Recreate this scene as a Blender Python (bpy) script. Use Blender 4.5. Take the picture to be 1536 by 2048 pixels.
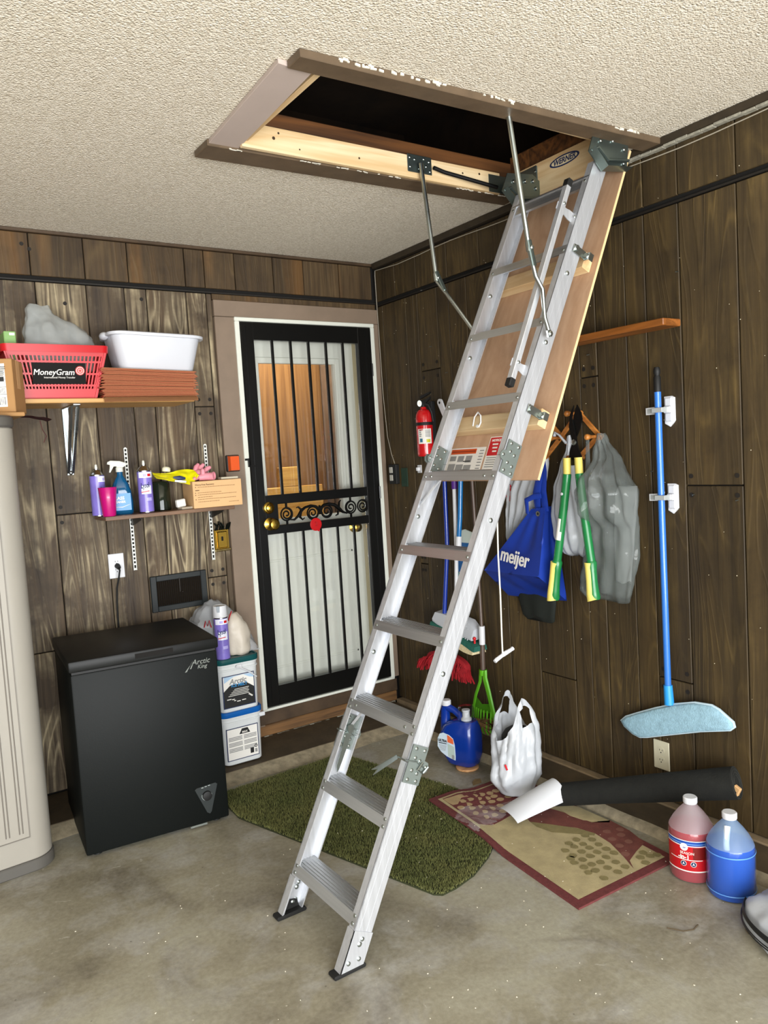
import bpy, bmesh, math, random
from mathutils import Vector, Matrix, noise
from math import pi, sin, cos, radians
random.seed(7)
for o in list(bpy.data.objects): bpy.data.objects.remove(o, do_unlink=True)
SC = bpy.context.scene
COL = SC.collection

# ------------------------------------------------------------ camera, world, light, exposure
cd = bpy.data.cameras.new('camera'); cam = bpy.data.objects.new('camera', cd); COL.objects.link(cam)
cd.sensor_fit = 'HORIZONTAL'; cd.sensor_width = 36.0
cd.lens = 1546.79 * 36.0 / 1536.0
cd.clip_start = 0.05; cd.clip_end = 100
RX, DY, FZ = ((.8264515, -.559715, -.0608037), (-.0913311, -.0267152, -.9954622), (.5555507, .8282544, -.0731982))
cam.matrix_world = Matrix(((RX[0], -DY[0], -FZ[0], -2.5392), (RX[1], -DY[1], -FZ[1], -3.7425),
                           (RX[2], -DY[2], -FZ[2], 1.497), (0, 0, 0, 1)))
SC.camera = cam
W = bpy.data.worlds.new('overcast_sky'); SC.world = W; W.use_nodes = True
W.node_tree.nodes['Background'].inputs[0].default_value = (0.80, 0.90, 1.0, 1)
W.node_tree.nodes['Background'].inputs[1].default_value = 0.35

def area_light(name, loc, target, sx, sy, power, col):
    l = bpy.data.lights.new(name, 'AREA'); l.shape = 'RECTANGLE'; l.size = sx; l.size_y = sy
    l.energy = power; l.color = col
    o = bpy.data.objects.new(name, l); COL.objects.link(o); o.location = loc
    o.rotation_euler = (Vector(target) - Vector(loc)).to_track_quat('-Z', 'Y').to_euler()
    return o
# daylight entering through the open garage door behind the camera
area_light('garage_door_daylight', (-2.9, -5.25, 1.15), (-2.3, 0, 1.0), 4.6, 2.1, 345, (0.94, 0.97, 1.0))
# light thrown up by the sunlit driveway just outside the open door
area_light('driveway_bounce', (-2.9, -7.0, .05), (-2.9, -5.0, 2.2), 4.6, 2.6, 330, (1.0, .97, .90))
SC.view_settings.view_transform = 'Standard'
SC.view_settings.look = 'None'
SC.view_settings.exposure = 0.0
SC.view_settings.gamma = 1.0
SC.view_settings.use_curve_mapping = False

# ------------------------------------------------------------ materials
def lin(h):
    h = h.lstrip('#'); r = []
    for i in (0, 2, 4):
        c = int(h[i:i+2], 16) / 255
        r.append(c / 12.92 if c <= 0.04045 else ((c + 0.055) / 1.055) ** 2.4)
    return tuple(r) + (1.0,)
class NT:
    def __init__(s, name):
        s.m = bpy.data.materials.new(name); s.m.use_nodes = True
        s.t = s.m.node_tree; s.p = s.t.nodes['Principled BSDF']; s.out = s.t.nodes['Material Output']
        s.co = None
    def n(s, typ, **kw):
        x = s.t.nodes.new(typ)
        for k, v in kw.items():
            if hasattr(x, k) and k not in x.inputs: setattr(x, k, v)
        return x
    def l(s, a, b): s.t.links.new(a, b)
    def coords(s, scale=(1, 1, 1), rand=False):
        if s.co is None:
            s.co = s.n('ShaderNodeTexCoord')
        v = s.co.outputs['Object']
        if rand:
            oi = s.n('ShaderNodeObjectInfo'); mu = s.n('ShaderNodeMath'); mu.operation = 'MULTIPLY'; mu.inputs[1].default_value = 37
            s.l(oi.outputs['Random'], mu.inputs[0])
            ad = s.n('ShaderNodeVectorMath'); ad.operation = 'ADD'
            s.l(v, ad.inputs[0]); s.l(mu.outputs[0], ad.inputs[1]); v = ad.outputs[0]
        mp = s.n('ShaderNodeMapping'); mp.inputs['Scale'].default_value = scale; s.l(v, mp.inputs[0])
        return mp.outputs[0]
    def noise(s, vec, scale, detail=4, rough=.55, dist=0):
        x = s.n('ShaderNodeTexNoise'); x.inputs['Scale'].default_value = scale; x.inputs['Detail'].default_value = detail
        x.inputs['Roughness'].default_value = rough; x.inputs['Distortion'].default_value = dist
        s.l(vec, x.inputs['Vector']); return x.outputs['Fac']
    def ramp(s, fac, stops):
        x = s.n('ShaderNodeValToRGB'); e = x.color_ramp.elements
        e[0].position, e[0].color = stops[0][0], stops[0][1]
        e[1].position, e[1].color = stops[1][0], stops[1][1]
        for p, c in stops[2:]:
            q = e.new(p); q.color = c
        s.l(fac, x.inputs[0]); return x.outputs[0]
    def mix(s, fac, a, b, mode='MIX'):
        x = s.n('ShaderNodeMix'); x.data_type = 'RGBA'; x.blend_type = mode
        for v, i in ((fac, 0), (a, 6), (b, 7)):
            if isinstance(v, (int, float)): x.inputs[i].default_value = v
            elif isinstance(v, tuple): x.inputs[i].default_value = v
            else: s.l(v, x.inputs[i])
        return x.outputs[2]
    def math(s, op, a, b=0.0):
        x = s.n('ShaderNodeMath'); x.operation = op
        for v, i in ((a, 0), (b, 1)):
            if isinstance(v, (int, float)): x.inputs[i].default_value = v
            else: s.l(v, x.inputs[i])
        return x.outputs[0]
    def bump(s, h, strength=.3, dist=.01):
        x = s.n('ShaderNodeBump'); x.inputs['Strength'].default_value = strength; x.inputs['Distance'].default_value = dist
        s.l(h, x.inputs['Height']); s.l(x.outputs[0], s.p.inputs['Normal'])
def bw(v): return (v, v, v, 1)
MATS = {}
def M(name, col='#808080', rough=.5, metal=0, var=.0, vs=8, bump=0, bs=40, trans=0, ior=1.45, alpha=1, spec=.5, sss=0, coat=0, rvar=0):
    if name in MATS: return MATS[name]
    g = NT(name); p = g.p; c = lin(col)
    p.inputs['Base Color'].default_value = c; p.inputs['Roughness'].default_value = rough
    p.inputs['Metallic'].default_value = metal; p.inputs['Specular IOR Level'].default_value = spec
    p.inputs['Transmission Weight'].default_value = trans; p.inputs['IOR'].default_value = ior
    p.inputs['Alpha'].default_value = alpha; p.inputs['Coat Weight'].default_value = coat
    if var:
        f = g.noise(g.coords(), vs, 5, .6)
        d = tuple(x * (1 - var) for x in c[:3]) + (1,); e = tuple(min(1, x * (1 + var)) for x in c[:3]) + (1,)
        g.l(g.ramp(f, [(.3, d), (.7, e)]), p.inputs['Base Color'])
    if rvar:
        f = g.noise(g.coords(), 14, 4); g.l(g.math('ADD', g.math('MULTIPLY', f, rvar), rough - rvar / 2), p.inputs['Roughness'])
    if bump: g.bump(g.noise(g.coords(), bs, 4), bump, .004)
    MATS[name] = g.m; return g.m

def sheet_plastic(name, col, tl=.35, alpha=1.0, rough=.35):
    """thin plastic film: part diffuse, part translucent, part clear"""
    g = NT(name); p = g.p; c = lin(col)
    p.inputs['Base Color'].default_value = c; p.inputs['Roughness'].default_value = rough
    f = g.noise(g.coords(), 26, 3); g.bump(f, .35, .006)
    t = g.n('ShaderNodeBsdfTranslucent'); t.inputs[0].default_value = c
    mx = g.n('ShaderNodeMixShader'); mx.inputs[0].default_value = tl
    g.l(p.outputs[0], mx.inputs[1]); g.l(t.outputs[0], mx.inputs[2]); last = mx
    if alpha < 1:
        tr = g.n('ShaderNodeBsdfTransparent'); m2 = g.n('ShaderNodeMixShader'); m2.inputs[0].default_value = alpha
        g.l(tr.outputs[0], m2.inputs[1]); g.l(mx.outputs[0], m2.inputs[2]); last = m2
    g.l(last.outputs[0], g.out.inputs[0]); MATS[name] = g.m; return g.m

def planks_mat(name, dark, mid, light, streak, warm='#7a5228', warmamt=.5, big=1.0, ax=2):
    g = NT(name); s1 = [16, 16, 16]; s1[ax] = .8; s2 = [5, 5, 5]; s2[ax] = .55; s3 = [60, 60, 60]; s3[ax] = 2.0
    v1 = g.coords(tuple(s1), True); v2 = g.coords(tuple(s2), True); v3 = g.coords(tuple(s3), True); v0 = g.coords((1, 1, 1), True)
    grain = g.noise(v1, 1.6, 7, .65, .6)
    base = g.ramp(grain, [(.28, lin(dark)), (.72, lin(mid))])
    wp = g.ramp(g.noise(v2, 1.0, 3, .5, .3), [(.55, bw(0)), (.78, bw(1))])
    base = g.mix(g.math('MULTIPLY', wp, warmamt), base, lin(warm))
    dk = g.ramp(g.noise(v0, 5.0, 4, .6, .4), [(.25, bw(1)), (.48, bw(0))])
    base = g.mix(g.math('MULTIPLY', dk, .5), base, lin('#1c140b'))
    # growth-ring contours: light worn ridges
    cont = g.noise(v2, .9, 2, .45, .9)
    ring = g.math('PINGPONG', g.math('MULTIPLY', cont, 34.0), 1.0)
    rl = g.ramp(ring, [(.62, bw(0)), (.95, bw(1))])
    fine = g.ramp(g.noise(v3, 1.0, 4, .6), [(.42, bw(0)), (.66, bw(1))])
    patch = g.ramp(g.noise(v0, 3.2, 5, .62), [(.42, bw(0)), (.68, bw(1))])
    f = g.math('MULTIPLY', g.math('MULTIPLY', g.math('ADD', g.math('MULTIPLY', rl, .6), g.math('MULTIPLY', fine, .6)), patch), streak)
    col = g.mix(f, base, lin(light))
    tint = g.n('ShaderNodeObjectInfo'); tv = g.math('ADD', g.math('MULTIPLY', tint.outputs['Random'], .35), .82)
    hs = g.n('ShaderNodeHueSaturation'); g.l(tv, hs.inputs['Value']); g.l(col, hs.inputs['Color'])
    g.l(hs.outputs[0], g.p.inputs['Base Color'])
    g.p.inputs['Roughness'].default_value = .62; g.p.inputs['Specular IOR Level'].default_value = .35
    g.bump(g.math('ADD', grain, g.math('MULTIPLY', rl, .3)), .35, .006)
    return g.m

def lumber(name, a, b, ax=0, rough=.55, fr=1.0, bump=.15):
    g = NT(name); s1 = [9 * fr] * 3; s1[ax] = .5 * fr; s2 = [70] * 3; s2[ax] = 2.5
    v1 = g.coords(tuple(s1), True); v2 = g.coords(tuple(s2), True)
    c = g.noise(v1, 1.2, 3, .5, .8); ring = g.math('PINGPONG', g.math('MULTIPLY', c, 9.0), 1.0)
    fine = g.noise(v2, 1, 4, .6)
    f = g.math('ADD', g.math('MULTIPLY', ring, .45), g.math('MULTIPLY', fine, .55))
    g.l(g.ramp(f, [(.25, lin(a)), (.75, lin(b))]), g.p.inputs['Base Color'])
    g.p.inputs['Roughness'].default_value = rough
    if bump: g.bump(fine, bump, .003)
    MATS[name] = g.m; return g.m

def floor_mat():
    g = NT('worn_concrete'); v = g.coords()
    big = g.noise(v, 1.3, 5, .6, .3); mid = g.noise(v, 4.5, 6, .65, .4); fine = g.noise(v, 60, 5, .6)
    c = g.ramp(big, [(.32, lin('#6a6451')), (.5, lin('#8f8974')), (.68, lin('#aaa794'))])
    c = g.mix(g.ramp(mid, [(.48, bw(0)), (.66, bw(.85))]), c, lin('#a6a49d'))
    c = g.mix(g.ramp(g.noise(v, 2.6, 5, .6, .8), [(.28, bw(.6)), (.46, bw(0))]), c, lin('#50473a'))
    sp = g.n('ShaderNodeTexVoronoi'); sp.inputs['Scale'].default_value = 26; g.l(v, sp.inputs['Vector'])
    spot = g.ramp(sp.outputs['Distance'], [(.03, bw(1)), (.10, bw(0))])
    pick = g.n('ShaderNodeSeparateColor'); g.l(sp.outputs['Color'], pick.inputs[0])
    wh = g.math('MULTIPLY', spot, g.math('GREATER_THAN', pick.outputs[0], .80))
    dk = g.math('MULTIPLY', spot, g.math('LESS_THAN', pick.outputs[0], .07))
    c = g.mix(g.math('MULTIPLY', wh, .7), c, lin('#d8d2c0')); c = g.mix(g.math('MULTIPLY', dk, .8), c, lin('#3a3328'))
    pt = g.ramp(g.noise(v, 7.5, 6, .7, 1.5), [(.66, bw(0)), (.74, bw(.8))])
    c = g.mix(pt, c, lin('#c9c5ba'))
    c = g.mix(.22, c, g.ramp(fine, [(.3, lin('#5a5346')), (.7, lin('#b8b1a2'))]))
    g.l(c, g.p.inputs['Base Color']); g.p.inputs['Roughness'].default_value = .55
    g.l(g.math('ADD', g.math('MULTIPLY', mid, .35), .33), g.p.inputs['Roughness'])
    g.bump(g.math('ADD', fine, g.math('MULTIPLY', mid, .6)), .22, .004); return g.m

def ceiling_mat():
    g = NT('popcorn_ceiling'); v = g.coords()
    n1 = g.noise(v, 150, 3, .6); vo = g.n('ShaderNodeTexVoronoi'); vo.inputs['Scale'].default_value = 170; g.l(v, vo.inputs['Vector'])
    h = g.math('SUBTRACT', n1, g.math('MULTIPLY', vo.outputs['Distance'], .6))
    g.l(g.mix(.5, lin('#e2d8c6'), g.ramp(g.noise(v, 120, 4), [(.38, lin('#b5a890')), (.62, lin('#ece4d5'))])), g.p.inputs['Base Color'])
    g.p.inputs['Roughness'].default_value = .95; g.p.inputs['Specular IOR Level'].default_value = .1
    g.bump(h, .8, .008); return g.m

def alu(name, col='#c9cbcc', ax=2, rough=.36, met=.85):
    g = NT(name); s = [90] * 3; s[ax] = 1.2; v = g.coords(tuple(s)); f = g.noise(v, 1, 3)
    g.l(g.ramp(f, [(.3, lin(col)), (.7, tuple(min(1, q * 1.18) for q in lin(col)[:3]) + (1,))]), g.p.inputs['Base Color'])
    g.p.inputs['Metallic'].default_value = met
    g.l(g.math('ADD', g.math('MULTIPLY', f, .16), rough - .08), g.p.inputs['Roughness'])
    MATS[name] = g.m; return g.m

# ------------------------------------------------------------ mesh builder
def T(x, y=None, z=None):
    return Matrix.Translation(Vector(x) if y is None else Vector((x, y, z)))
def R(ax, deg): return Matrix.Rotation(radians(deg), 4, ax)
def frame(o, x, y):
    x = Vector(x).normalized(); z = x.cross(Vector(y)).normalized(); y = z.cross(x)
    m = Matrix.Identity(4)
    for i in range(3): m[i][0], m[i][1], m[i][2], m[i][3] = x[i], y[i], z[i], o[i]
    return m
def FB(x, y, z): return frame((x, y, z), (1, 0, 0), (0, 0, 1))      # facing out of the back wall
def FR(x, y, z): return frame((x, y, z), (0, -1, 0), (0, 0, 1))     # facing out of the right wall
class B:
    def __init__(s): s.bm = bmesh.new()
    def _fin(s, vs, fs, X, m):
        if X is not None:
            for v in vs: v.co = X @ v.co
        for f in fs: f.material_index = m
    def box(s, c, d, X=None, bev=0, seg=1, m=0, rot=None):
        b = bmesh.new(); bmesh.ops.create_cube(b, size=1)
        for v in b.verts: v.co = Vector((v.co.x * d[0], v.co.y * d[1], v.co.z * d[2]))
        if bev: bmesh.ops.bevel(b, geom=list(b.edges), offset=min(bev, .49 * min(d)), segments=seg, affect='EDGES', profile=.5)
        Y = T(c) if rot is None else T(c) @ rot
        return s.merge(b, Y if X is None else X @ Y, m)
    def b2(s, lo, hi, bev=0, m=0, X=None, seg=1):
        return s.box([(a + b) / 2 for a, b in zip(lo, hi)], [abs(b - a) for a, b in zip(lo, hi)], X, bev, seg, m)
    def merge(s, b, X=None, m=0):
        mp = {}
        for v in b.verts: mp[v] = s.bm.verts.new(X @ v.co if X is not None else v.co)
        flip = X is not None and X.to_3x3().determinant() < 0
        for f in b.faces:
            vs = [mp[v] for v in f.verts]
            if flip: vs.reverse()
            try: q = s.bm.faces.new(vs); q.material_index = m
            except ValueError: pass
        b.free(); return s
    def lathe(s, prof, X=None, n=24, m=0, caps=True, a0=0, a1=2 * pi):
        full = abs(a1 - a0 - 2 * pi) < 1e-6; k = n if full else n + 1; rows = []
        for r, z in prof:
            rows.append([s.bm.verts.new((r * cos(a0 + (a1 - a0) * i / n), r * sin(a0 + (a1 - a0) * i / n), z)) for i in range(k)])
        fs = []
        for a, b in zip(rows, rows[1:]):
            for i in range(n): fs.append(s.bm.faces.new((a[i], a[(i + 1) % k], b[(i + 1) % k], b[i])))
        if caps and full:
            if prof[0][0] > 1e-5: fs.append(s.bm.faces.new(rows[0][::-1]))
            if prof[-1][0] > 1e-5: fs.append(s.bm.faces.new(rows[-1]))
        s._fin([v for r in rows for v in r], fs, X, m); return s
    def cyl(s, p, q, r, n=14, m=0, r2=None, bev=0):
        p = Vector(p); q = Vector(q); L = (q - p).length
        X = T(p) @ (q - p).to_track_quat('Z', 'Y').to_matrix().to_4x4()
        r2 = r if r2 is None else r2
        pr = [(r, 0), (r2, L)] if not bev else [(r - bev, 0), (r, bev), (r2, L - bev), (r2 - bev, L)]
        return s.lathe(pr, X, n, m)
    def tube(s, pts, r, n=8, m=0, X=None, flat=None, closed=False):
        pts = [Vector(p) for p in pts]; N = len(pts); rows = []; up = None
        for i, p in enumerate(pts):
            t = (pts[(i + 1) % N if closed else min(i + 1, N - 1)] - pts[(i - 1) % N if closed else max(i - 1, 0)])
            if t.length < 1e-9: t = Vector((0, 0, 1))
            t.normalize()
            if up is None: up = Vector((0, 0, 1)) if abs(t.z) < .9 else Vector((1, 0, 0))
            a = (up - t * up.dot(t))
            if a.length < 1e-6: a = t.orthogonal()
            a.normalize(); b = t.cross(a); up = a
            rr = r[i] if isinstance(r, (list, tuple)) else r
            fx, fy = flat if flat else (1, 1)
            rows.append([s.bm.verts.new(p + (a * cos(2 * pi * k / n) * fx + b * sin(2 * pi * k / n) * fy) * rr) for k in range(n)])
        fs = []
        for i in range(N if closed else N - 1):
            a, b = rows[i], rows[(i + 1) % N]
            for k in range(n): fs.append(s.bm.faces.new((a[k], a[(k + 1) % n], b[(k + 1) % n], b[k])))
        if not closed: fs += [s.bm.faces.new(rows[0][::-1]), s.bm.faces.new(rows[-1])]
        s._fin([v for w in rows for v in w], fs, X, m); return s
    def prism(s, poly, h, X=None, m=0, z0=0, bev=0):
        b = bmesh.new(); v = [b.verts.new((x, y, z0)) for x, y in poly]; f = b.faces.new(v)
        if f.normal.z < 0 or sum((poly[i][0] * poly[(i + 1) % len(poly)][1] - poly[(i + 1) % len(poly)][0] * poly[i][1]) for i in range(len(poly))) < 0:
            f.normal_flip()
        if h:
            r = bmesh.ops.extrude_face_region(b, geom=[f]); ev = [e for e in r['geom'] if isinstance(e, bmesh.types.BMVert)]
            for e in ev: e.co.z += h
            f.normal_flip() if f.is_valid and f.normal.z > 0 else None
        if bev:
            bmesh.ops.bevel(b, geom=[e for e in b.edges if abs(e.verts[0].co.z - e.verts[1].co.z) < 1e-6], offset=bev, segments=1, affect='EDGES')
        return s.merge(b, X, m)
    def loft(s, rings, m=0, X=None, cap0=True, cap1=True, closed=True):
        rows = [[s.bm.verts.new(p) for p in r] for r in rings]; fs = []; n = len(rows[0])
        for a, b in zip(rows, rows[1:]):
            for k in range(n if closed else n - 1): fs.append(s.bm.faces.new((a[k], a[(k + 1) % n], b[(k + 1) % n], b[k])))
        if closed and cap0: fs.append(s.bm.faces.new(rows[0][::-1]))
        if closed and cap1: fs.append(s.bm.faces.new(rows[-1]))
        s._fin([v for w in rows for v in w], fs, X, m); return s
    def quad(s, pts, m=0, X=None):
        v = [s.bm.verts.new(p) for p in pts]; f = s.bm.faces.new(v); s._fin(v, [f], X, m); return s
    def sphere(s, c, r, X=None, m=0, n=16, sc=(1, 1, 1)):
        k = n // 2
        pr = [(sin(pi * i / k), -cos(pi * i / k)) for i in range(k + 1)]
        pr[0] = (0.0, -1); pr[-1] = (0.0, 1)
        Y = T(c) @ Matrix.Diagonal((r * sc[0], r * sc[1], r * sc[2], 1))
        s.lathe([(max(a, 1e-4), b) for a, b in pr], Y if X is None else X @ Y, n, m); return s
    def text(s, body, size, X, m=0, shear=0, off=0, depth=.0006, align='CENTER', sx=1, bend=None):
        c = bpy.data.curves.new('t', 'FONT'); c.body = body; c.size = size; c.shear = shear; c.offset = off; c.extrude = depth / 2
        c.align_x = align; c.align_y = 'CENTER'; c.resolution_u = 3
        o = bpy.data.objects.new('t', c); COL.objects.link(o)
        dg = bpy.context.evaluated_depsgraph_get(); me = bpy.data.meshes.new_from_object(o.evaluated_get(dg))
        b = bmesh.new(); b.from_mesh(me)
        for v in b.verts:
            v.co.x *= sx; v.co.z += depth / 2
            if bend:
                a = v.co.x / bend; r = bend + v.co.z
                v.co = Vector((sin(a) * r, v.co.y, cos(a) * r - bend))
        s.merge(b, X, m)
        bpy.data.objects.remove(o); bpy.data.curves.remove(c); bpy.data.meshes.remove(me); return s
    def subdiv(s, k=2):
        bmesh.ops.subdivide_edges(s.bm, edges=list(s.bm.edges), cuts=k, use_grid_fill=True); return s
    def wrinkle(s, amp, scale, seed=0, axis=None, aniso=(1, 1, 1)):
        s.bm.normal_update()
        dsp = []
        for v in s.bm.verts:
            p = Vector((v.co.x * aniso[0], v.co.y * aniso[1], v.co.z * aniso[2])) * scale + Vector((seed * 7.3, seed * 3.1, seed))
            dsp.append(v.normal * (noise.noise(p) * amp + (.5 - abs(noise.noise(p * 2.1))) * amp * .6))
        for v, d in zip(s.bm.verts, dsp): v.co += d
        return s

WMX = {}
STUFFN = {'rivets', 'bolts', 'slots', 'screw_holes', 'printed_text', 'door_rib', 'grip_ribs', 'keys'}
def wm(o): return WMX.get(o.name, Matrix.Identity(4))
def meta(o, label=None, cat=None, group=None, kind=None):
    for k, v in (('label', label), ('category', cat), ('group', group), ('kind', kind)):
        if v: o[k] = v
    return o
def ob(name, b, mats, parent=None, label=None, cat=None, group=None, kind=None, world=True, ang=35):
    """link one builder as ONE mesh object; world=True: its points are world points"""
    me = bpy.data.meshes.new(name); bm = b.bm
    bmesh.ops.recalc_face_normals(bm, faces=list(bm.faces)) if getattr(b, 'fixn', True) else None
    o = bpy.data.objects.new(name, me); COL.objects.link(o)
    if parent is not None:
        if world:
            inv = wm(parent).inverted()
            for v in bm.verts: v.co = inv @ v.co
        o.parent = parent; WMX[o.name] = wm(parent).copy()
    elif kind != 'structure' and bm.verts:
        xs = [v.co for v in bm.verts]
        c = Vector(((min(p.x for p in xs) + max(p.x for p in xs)) / 2, (min(p.y for p in xs) + max(p.y for p in xs)) / 2, min(p.z for p in xs)))
        for v in bm.verts: v.co -= c
        o.location = c; WMX[o.name] = T(c)
    bm.to_mesh(me); bm.free()
    for mt in (mats if isinstance(mats, (list, tuple)) else [mats]): me.materials.append(mt)
    if kind is None and name in STUFFN: kind = 'stuff'
    if ang:
        me.shade_smooth(); me.set_sharp_from_angle(angle=radians(ang))
    return meta(o, label, cat, group, kind)
def thing(name, label, cat, loc, rz=0, group=None, X=None):
    o = bpy.data.objects.new(name, None); COL.objects.link(o); o.empty_display_size = .05
    m = T(loc) @ R('Z', rz) if X is None else X
    o.matrix_world = m; WMX[o.name] = m
    return meta(o, label, cat, group)
def copy_tree(o, parent=None):
    c = o.copy(); COL.objects.link(c)
    if parent is not None: c.parent = parent
    for ch in list(o.children): copy_tree(ch, c)
    return c

# ------------------------------------------------------------ structure
H = 2.588
m_backwall = planks_mat('weathered_stained_planks', '#322820', '#64543f', '#b9a988', 1.15, '#6a4a28', .3)
m_upper = planks_mat('stained_planks_upper', '#2f2315', '#524029', '#7d6845', .3, '#8a5f2c', .7)
m_right = planks_mat('dark_stained_planks', '#281f11', '#463821', '#80693a', .35, '#5c4722', .4)
m_gap = M('black_gap', '#0d0a07', .9)
m_taupe = M('taupe_paint', '#7d6c5c', .5, var=.10, vs=6, bump=.1, bs=30)
m_white = M('white_paint', '#d6d8cd', .4, var=.03)
m_black = M('black_enamel', '#0b0b0a', .28, var=.1)
m_brown = M('brown_paint', '#453525', .55, var=.3, vs=9, bump=.2, bs=60)
m_conc2 = M('dusty_concrete_edge', '#8d826b', .9, var=.35, vs=22, bump=.5, bs=60)
m_curb = M('brown_painted_concrete', '#453927', .75, var=.3, vs=10, bump=.25, bs=50)
m_floor = floor_mat(); m_ceil = ceiling_mat()
m_outer = M('plain_outer_wall', '#6c6052', .8)

def st(name, b, mats, parent=None): return ob(name, b, mats, parent, kind='structure')
st('floor', B().b2((-6.2, -5.6, -.2), (.25, .25, 0)), m_floor)
b = B()
hx0, hx1, hy0, hy1 = -1.385, -.09, -1.835, -1.245
for lo, hi in (((-6.2, -5.6), (hx0, .0)), ((hx0, -5.6), (0, hy0)), ((hx0, hy1), (0, 0)), ((hx1, hy0), (0, hy1))):
    b.b2(lo + (H,), hi + (H + .016,))
ceil = st('ceiling', b, m_ceil)
# attic above the hatch: lumber round the opening, dark roof space
m_joist = lumber('old_brown_joist', '#3c2411', '#6d4420', 0); m_dark = M('attic_boards', '#2a1c0e', .9, var=.5, vs=5)
for lo, hi in (((hx0 - .1, hy1 - .004, H + .06), (hx1 + .1, hy1 + .034, H + .125)), ((hx0 - .1, hy0 - .034, H + .06), (hx1 + .1, hy0 + .004, H + .125)),
               ((hx1 - .012, hy0, H + .062), (hx1 + .026, hy1, H + .15)), ((hx0 - .03, hy0, H + .06), (hx0 + .006, hy1, H + .125))):
    ob('joist', B().b2(lo, hi, .003), m_joist, ceil)
b = B().b2((-6, -7, 3.5), (.6, .4, 3.6))
for lo, hi in (((-6, -7, 2.7), (-5.9, .4, 3.5)), ((.5, -7, 2.7), (.6, .4, 3.5)), ((-6, -7, 2.7), (.6, -6.9, 3.5)), ((-6, .3, 2.7), (.6, .4, 3.5))): b.b2(lo, hi)
ob('attic_roof_deck', b, m_dark, ceil)
for k in range(4): ob('rafter', B().b2((-6, -3.2 + k * .62, 3.32), (.5, -3.16 + k * .62, 3.5)), m_joist, ceil)

# walls: dark backing board + single planks with open joints
def wall_planks(par, edges, z0, z1, mat, side, seams={}):
    for a, c in zip(edges, edges[1:]):
        lo, hi = min(a, c), max(a, c); zs = [z0] + sorted(seams.get(round(lo, 3), [])) + [z1]
        for q, w in zip(zs, zs[1:]):
            g = .0022; d = random.uniform(-.0012, .0012)
            if side == 'back': b = B().b2((lo + g, 0 + d, q + g), (hi - g, .0135, w - g), .0022)
            else: b = B().b2((0 + d, lo + g, q + g), (.0135, hi - g, w - g), .0022)
            ob('plank', b, mat, par, ang=0)
DX0, DX1, DZ0, DZ1 = -.868, -.06, .2, 2.228
b = B()
b.b2((-6.2, .0135, 0), (DX0 - .03, .15, H)); b.b2((DX1 + .03, .0135, 0), (.0, .15, H))
b.b2((DX0 - .03, .0135, DZ1 + .03), (DX1 + .03, .15, H)); b.b2((DX0 - .03, .0135, 0), (DX1 + .03, .15, DZ0 - .005))
wback = st('wall_back', b, m_gap)
low = [-3.4, -3.18, -3.0, -2.8, -2.6, -2.45, -2.25, -2.03, -1.82, -1.602, -1.428, -1.325, -1.126, -1.023, -.994]
wall_planks(wback, low, .05, 2.360, m_backwall, 'back', {-1.82: [1.315], -1.126: [1.795, .93], -2.03: [.7], -2.25: [1.9]})
upp = [-3.4, -3.1, -2.75, -2.5, -2.25, -2.03, -1.832, -1.60, -1.402, -1.123, -1.022, -.858, -.64, -.459, -.235, -.02]
wall_planks(wback, upp, 2.384, 2.572, m_upper, 'back')
ob('plank', B().b2((-.992, 0, 2.330), (-.005, .0135, 2.360), .002), m_upper, wback, ang=0)
wall_planks(wback, [-6.2, -4.8, -3.4], .05, 2.572, m_backwall, 'back')
b = B()
b.b2((.0135, -5.6, 0), (.15, .15, H)); wright = st('wall_right', b, m_gap)
rl = [-.004, -.068, -.29, -.36, -.396, -.56, -.657, -.796, -.99, -1.19, -1.40, -1.496, -1.589, -1.740, -1.836, -1.985, -2.21, -2.41, -2.62, -2.8, -3.2]
rseam = {-1.589: [1.768], -2.21: [1.316], -1.985: [.56], -.36: [.885], -.56: [1.93], -1.4: [.45], -.99: [2.0]}
wall_planks(wright, rl, .06, 2.345, m_right, 'right', rseam)
wall_planks(wright, [-.004, -.2, -.396, -.657, -.9, -1.19, -1.40, -1.62, -1.836, -1.985, -2.21, -2.45, -2.8, -3.2], 2.370, 2.552, m_right, 'right')
wall_planks(wright, [-3.2, -4.4, -5.8, -5.6], .06, 2.552, m_right, 'right')
# nail heads in pairs at the butt joints
m_nail = M('dark_nail_plug', '#17110a', .7)
b = B()
for y0, y1, z in ((-1.589, -1.496, 1.768), (-2.21, -1.985, 1.316), (-1.985, -1.836, .56), (-.36, -.29, .885), (-.56, -.396, 1.93)):
    for y in (y0 + .022, y1 - .022):
        for dz in (-.035, .035): b.lathe([(.009, 0), (.009, .0018)], FR(-.0005, y, z + dz), 8)
ob('nail_heads', b, m_nail, wright, kind='stuff')
b = B()
for x0, x1, z in ((-1.82, -1.602, 1.315), (-1.126, -1.023, 1.795), (-1.126, -1.023, .93)):
    for x in (x0 + .022, x1 - .022):
        for dz in (-.035, .035): b.lathe([(.009, 0), (.009, .0018)], FB(x, -.0005, z + dz), 8)
for x, z in ((-1.86, 2.52), (-1.83, 2.5), (-1.7, 2.27), (-1.35, 2.31)): b.lathe([(.009, 0), (.009, .0018)], FB(x, -.0005, z), 8)
ob('nail_heads', b, m_nail, wback, kind='stuff')
b = B(); rw = random.Random(8)
for i in range(110):
    y = -2.45 + 2.4 * rw.random(); z = .25 + 2.2 * rw.random() ** .8; s = rw.uniform(.0008, .0022); b.box((-.0012, y, z), (.0022, s, s * 1.4))
ob('plaster_flecks', b, M('plaster_fleck', '#c9bfa4', .9), wright, kind='stuff', ang=0)
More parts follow.
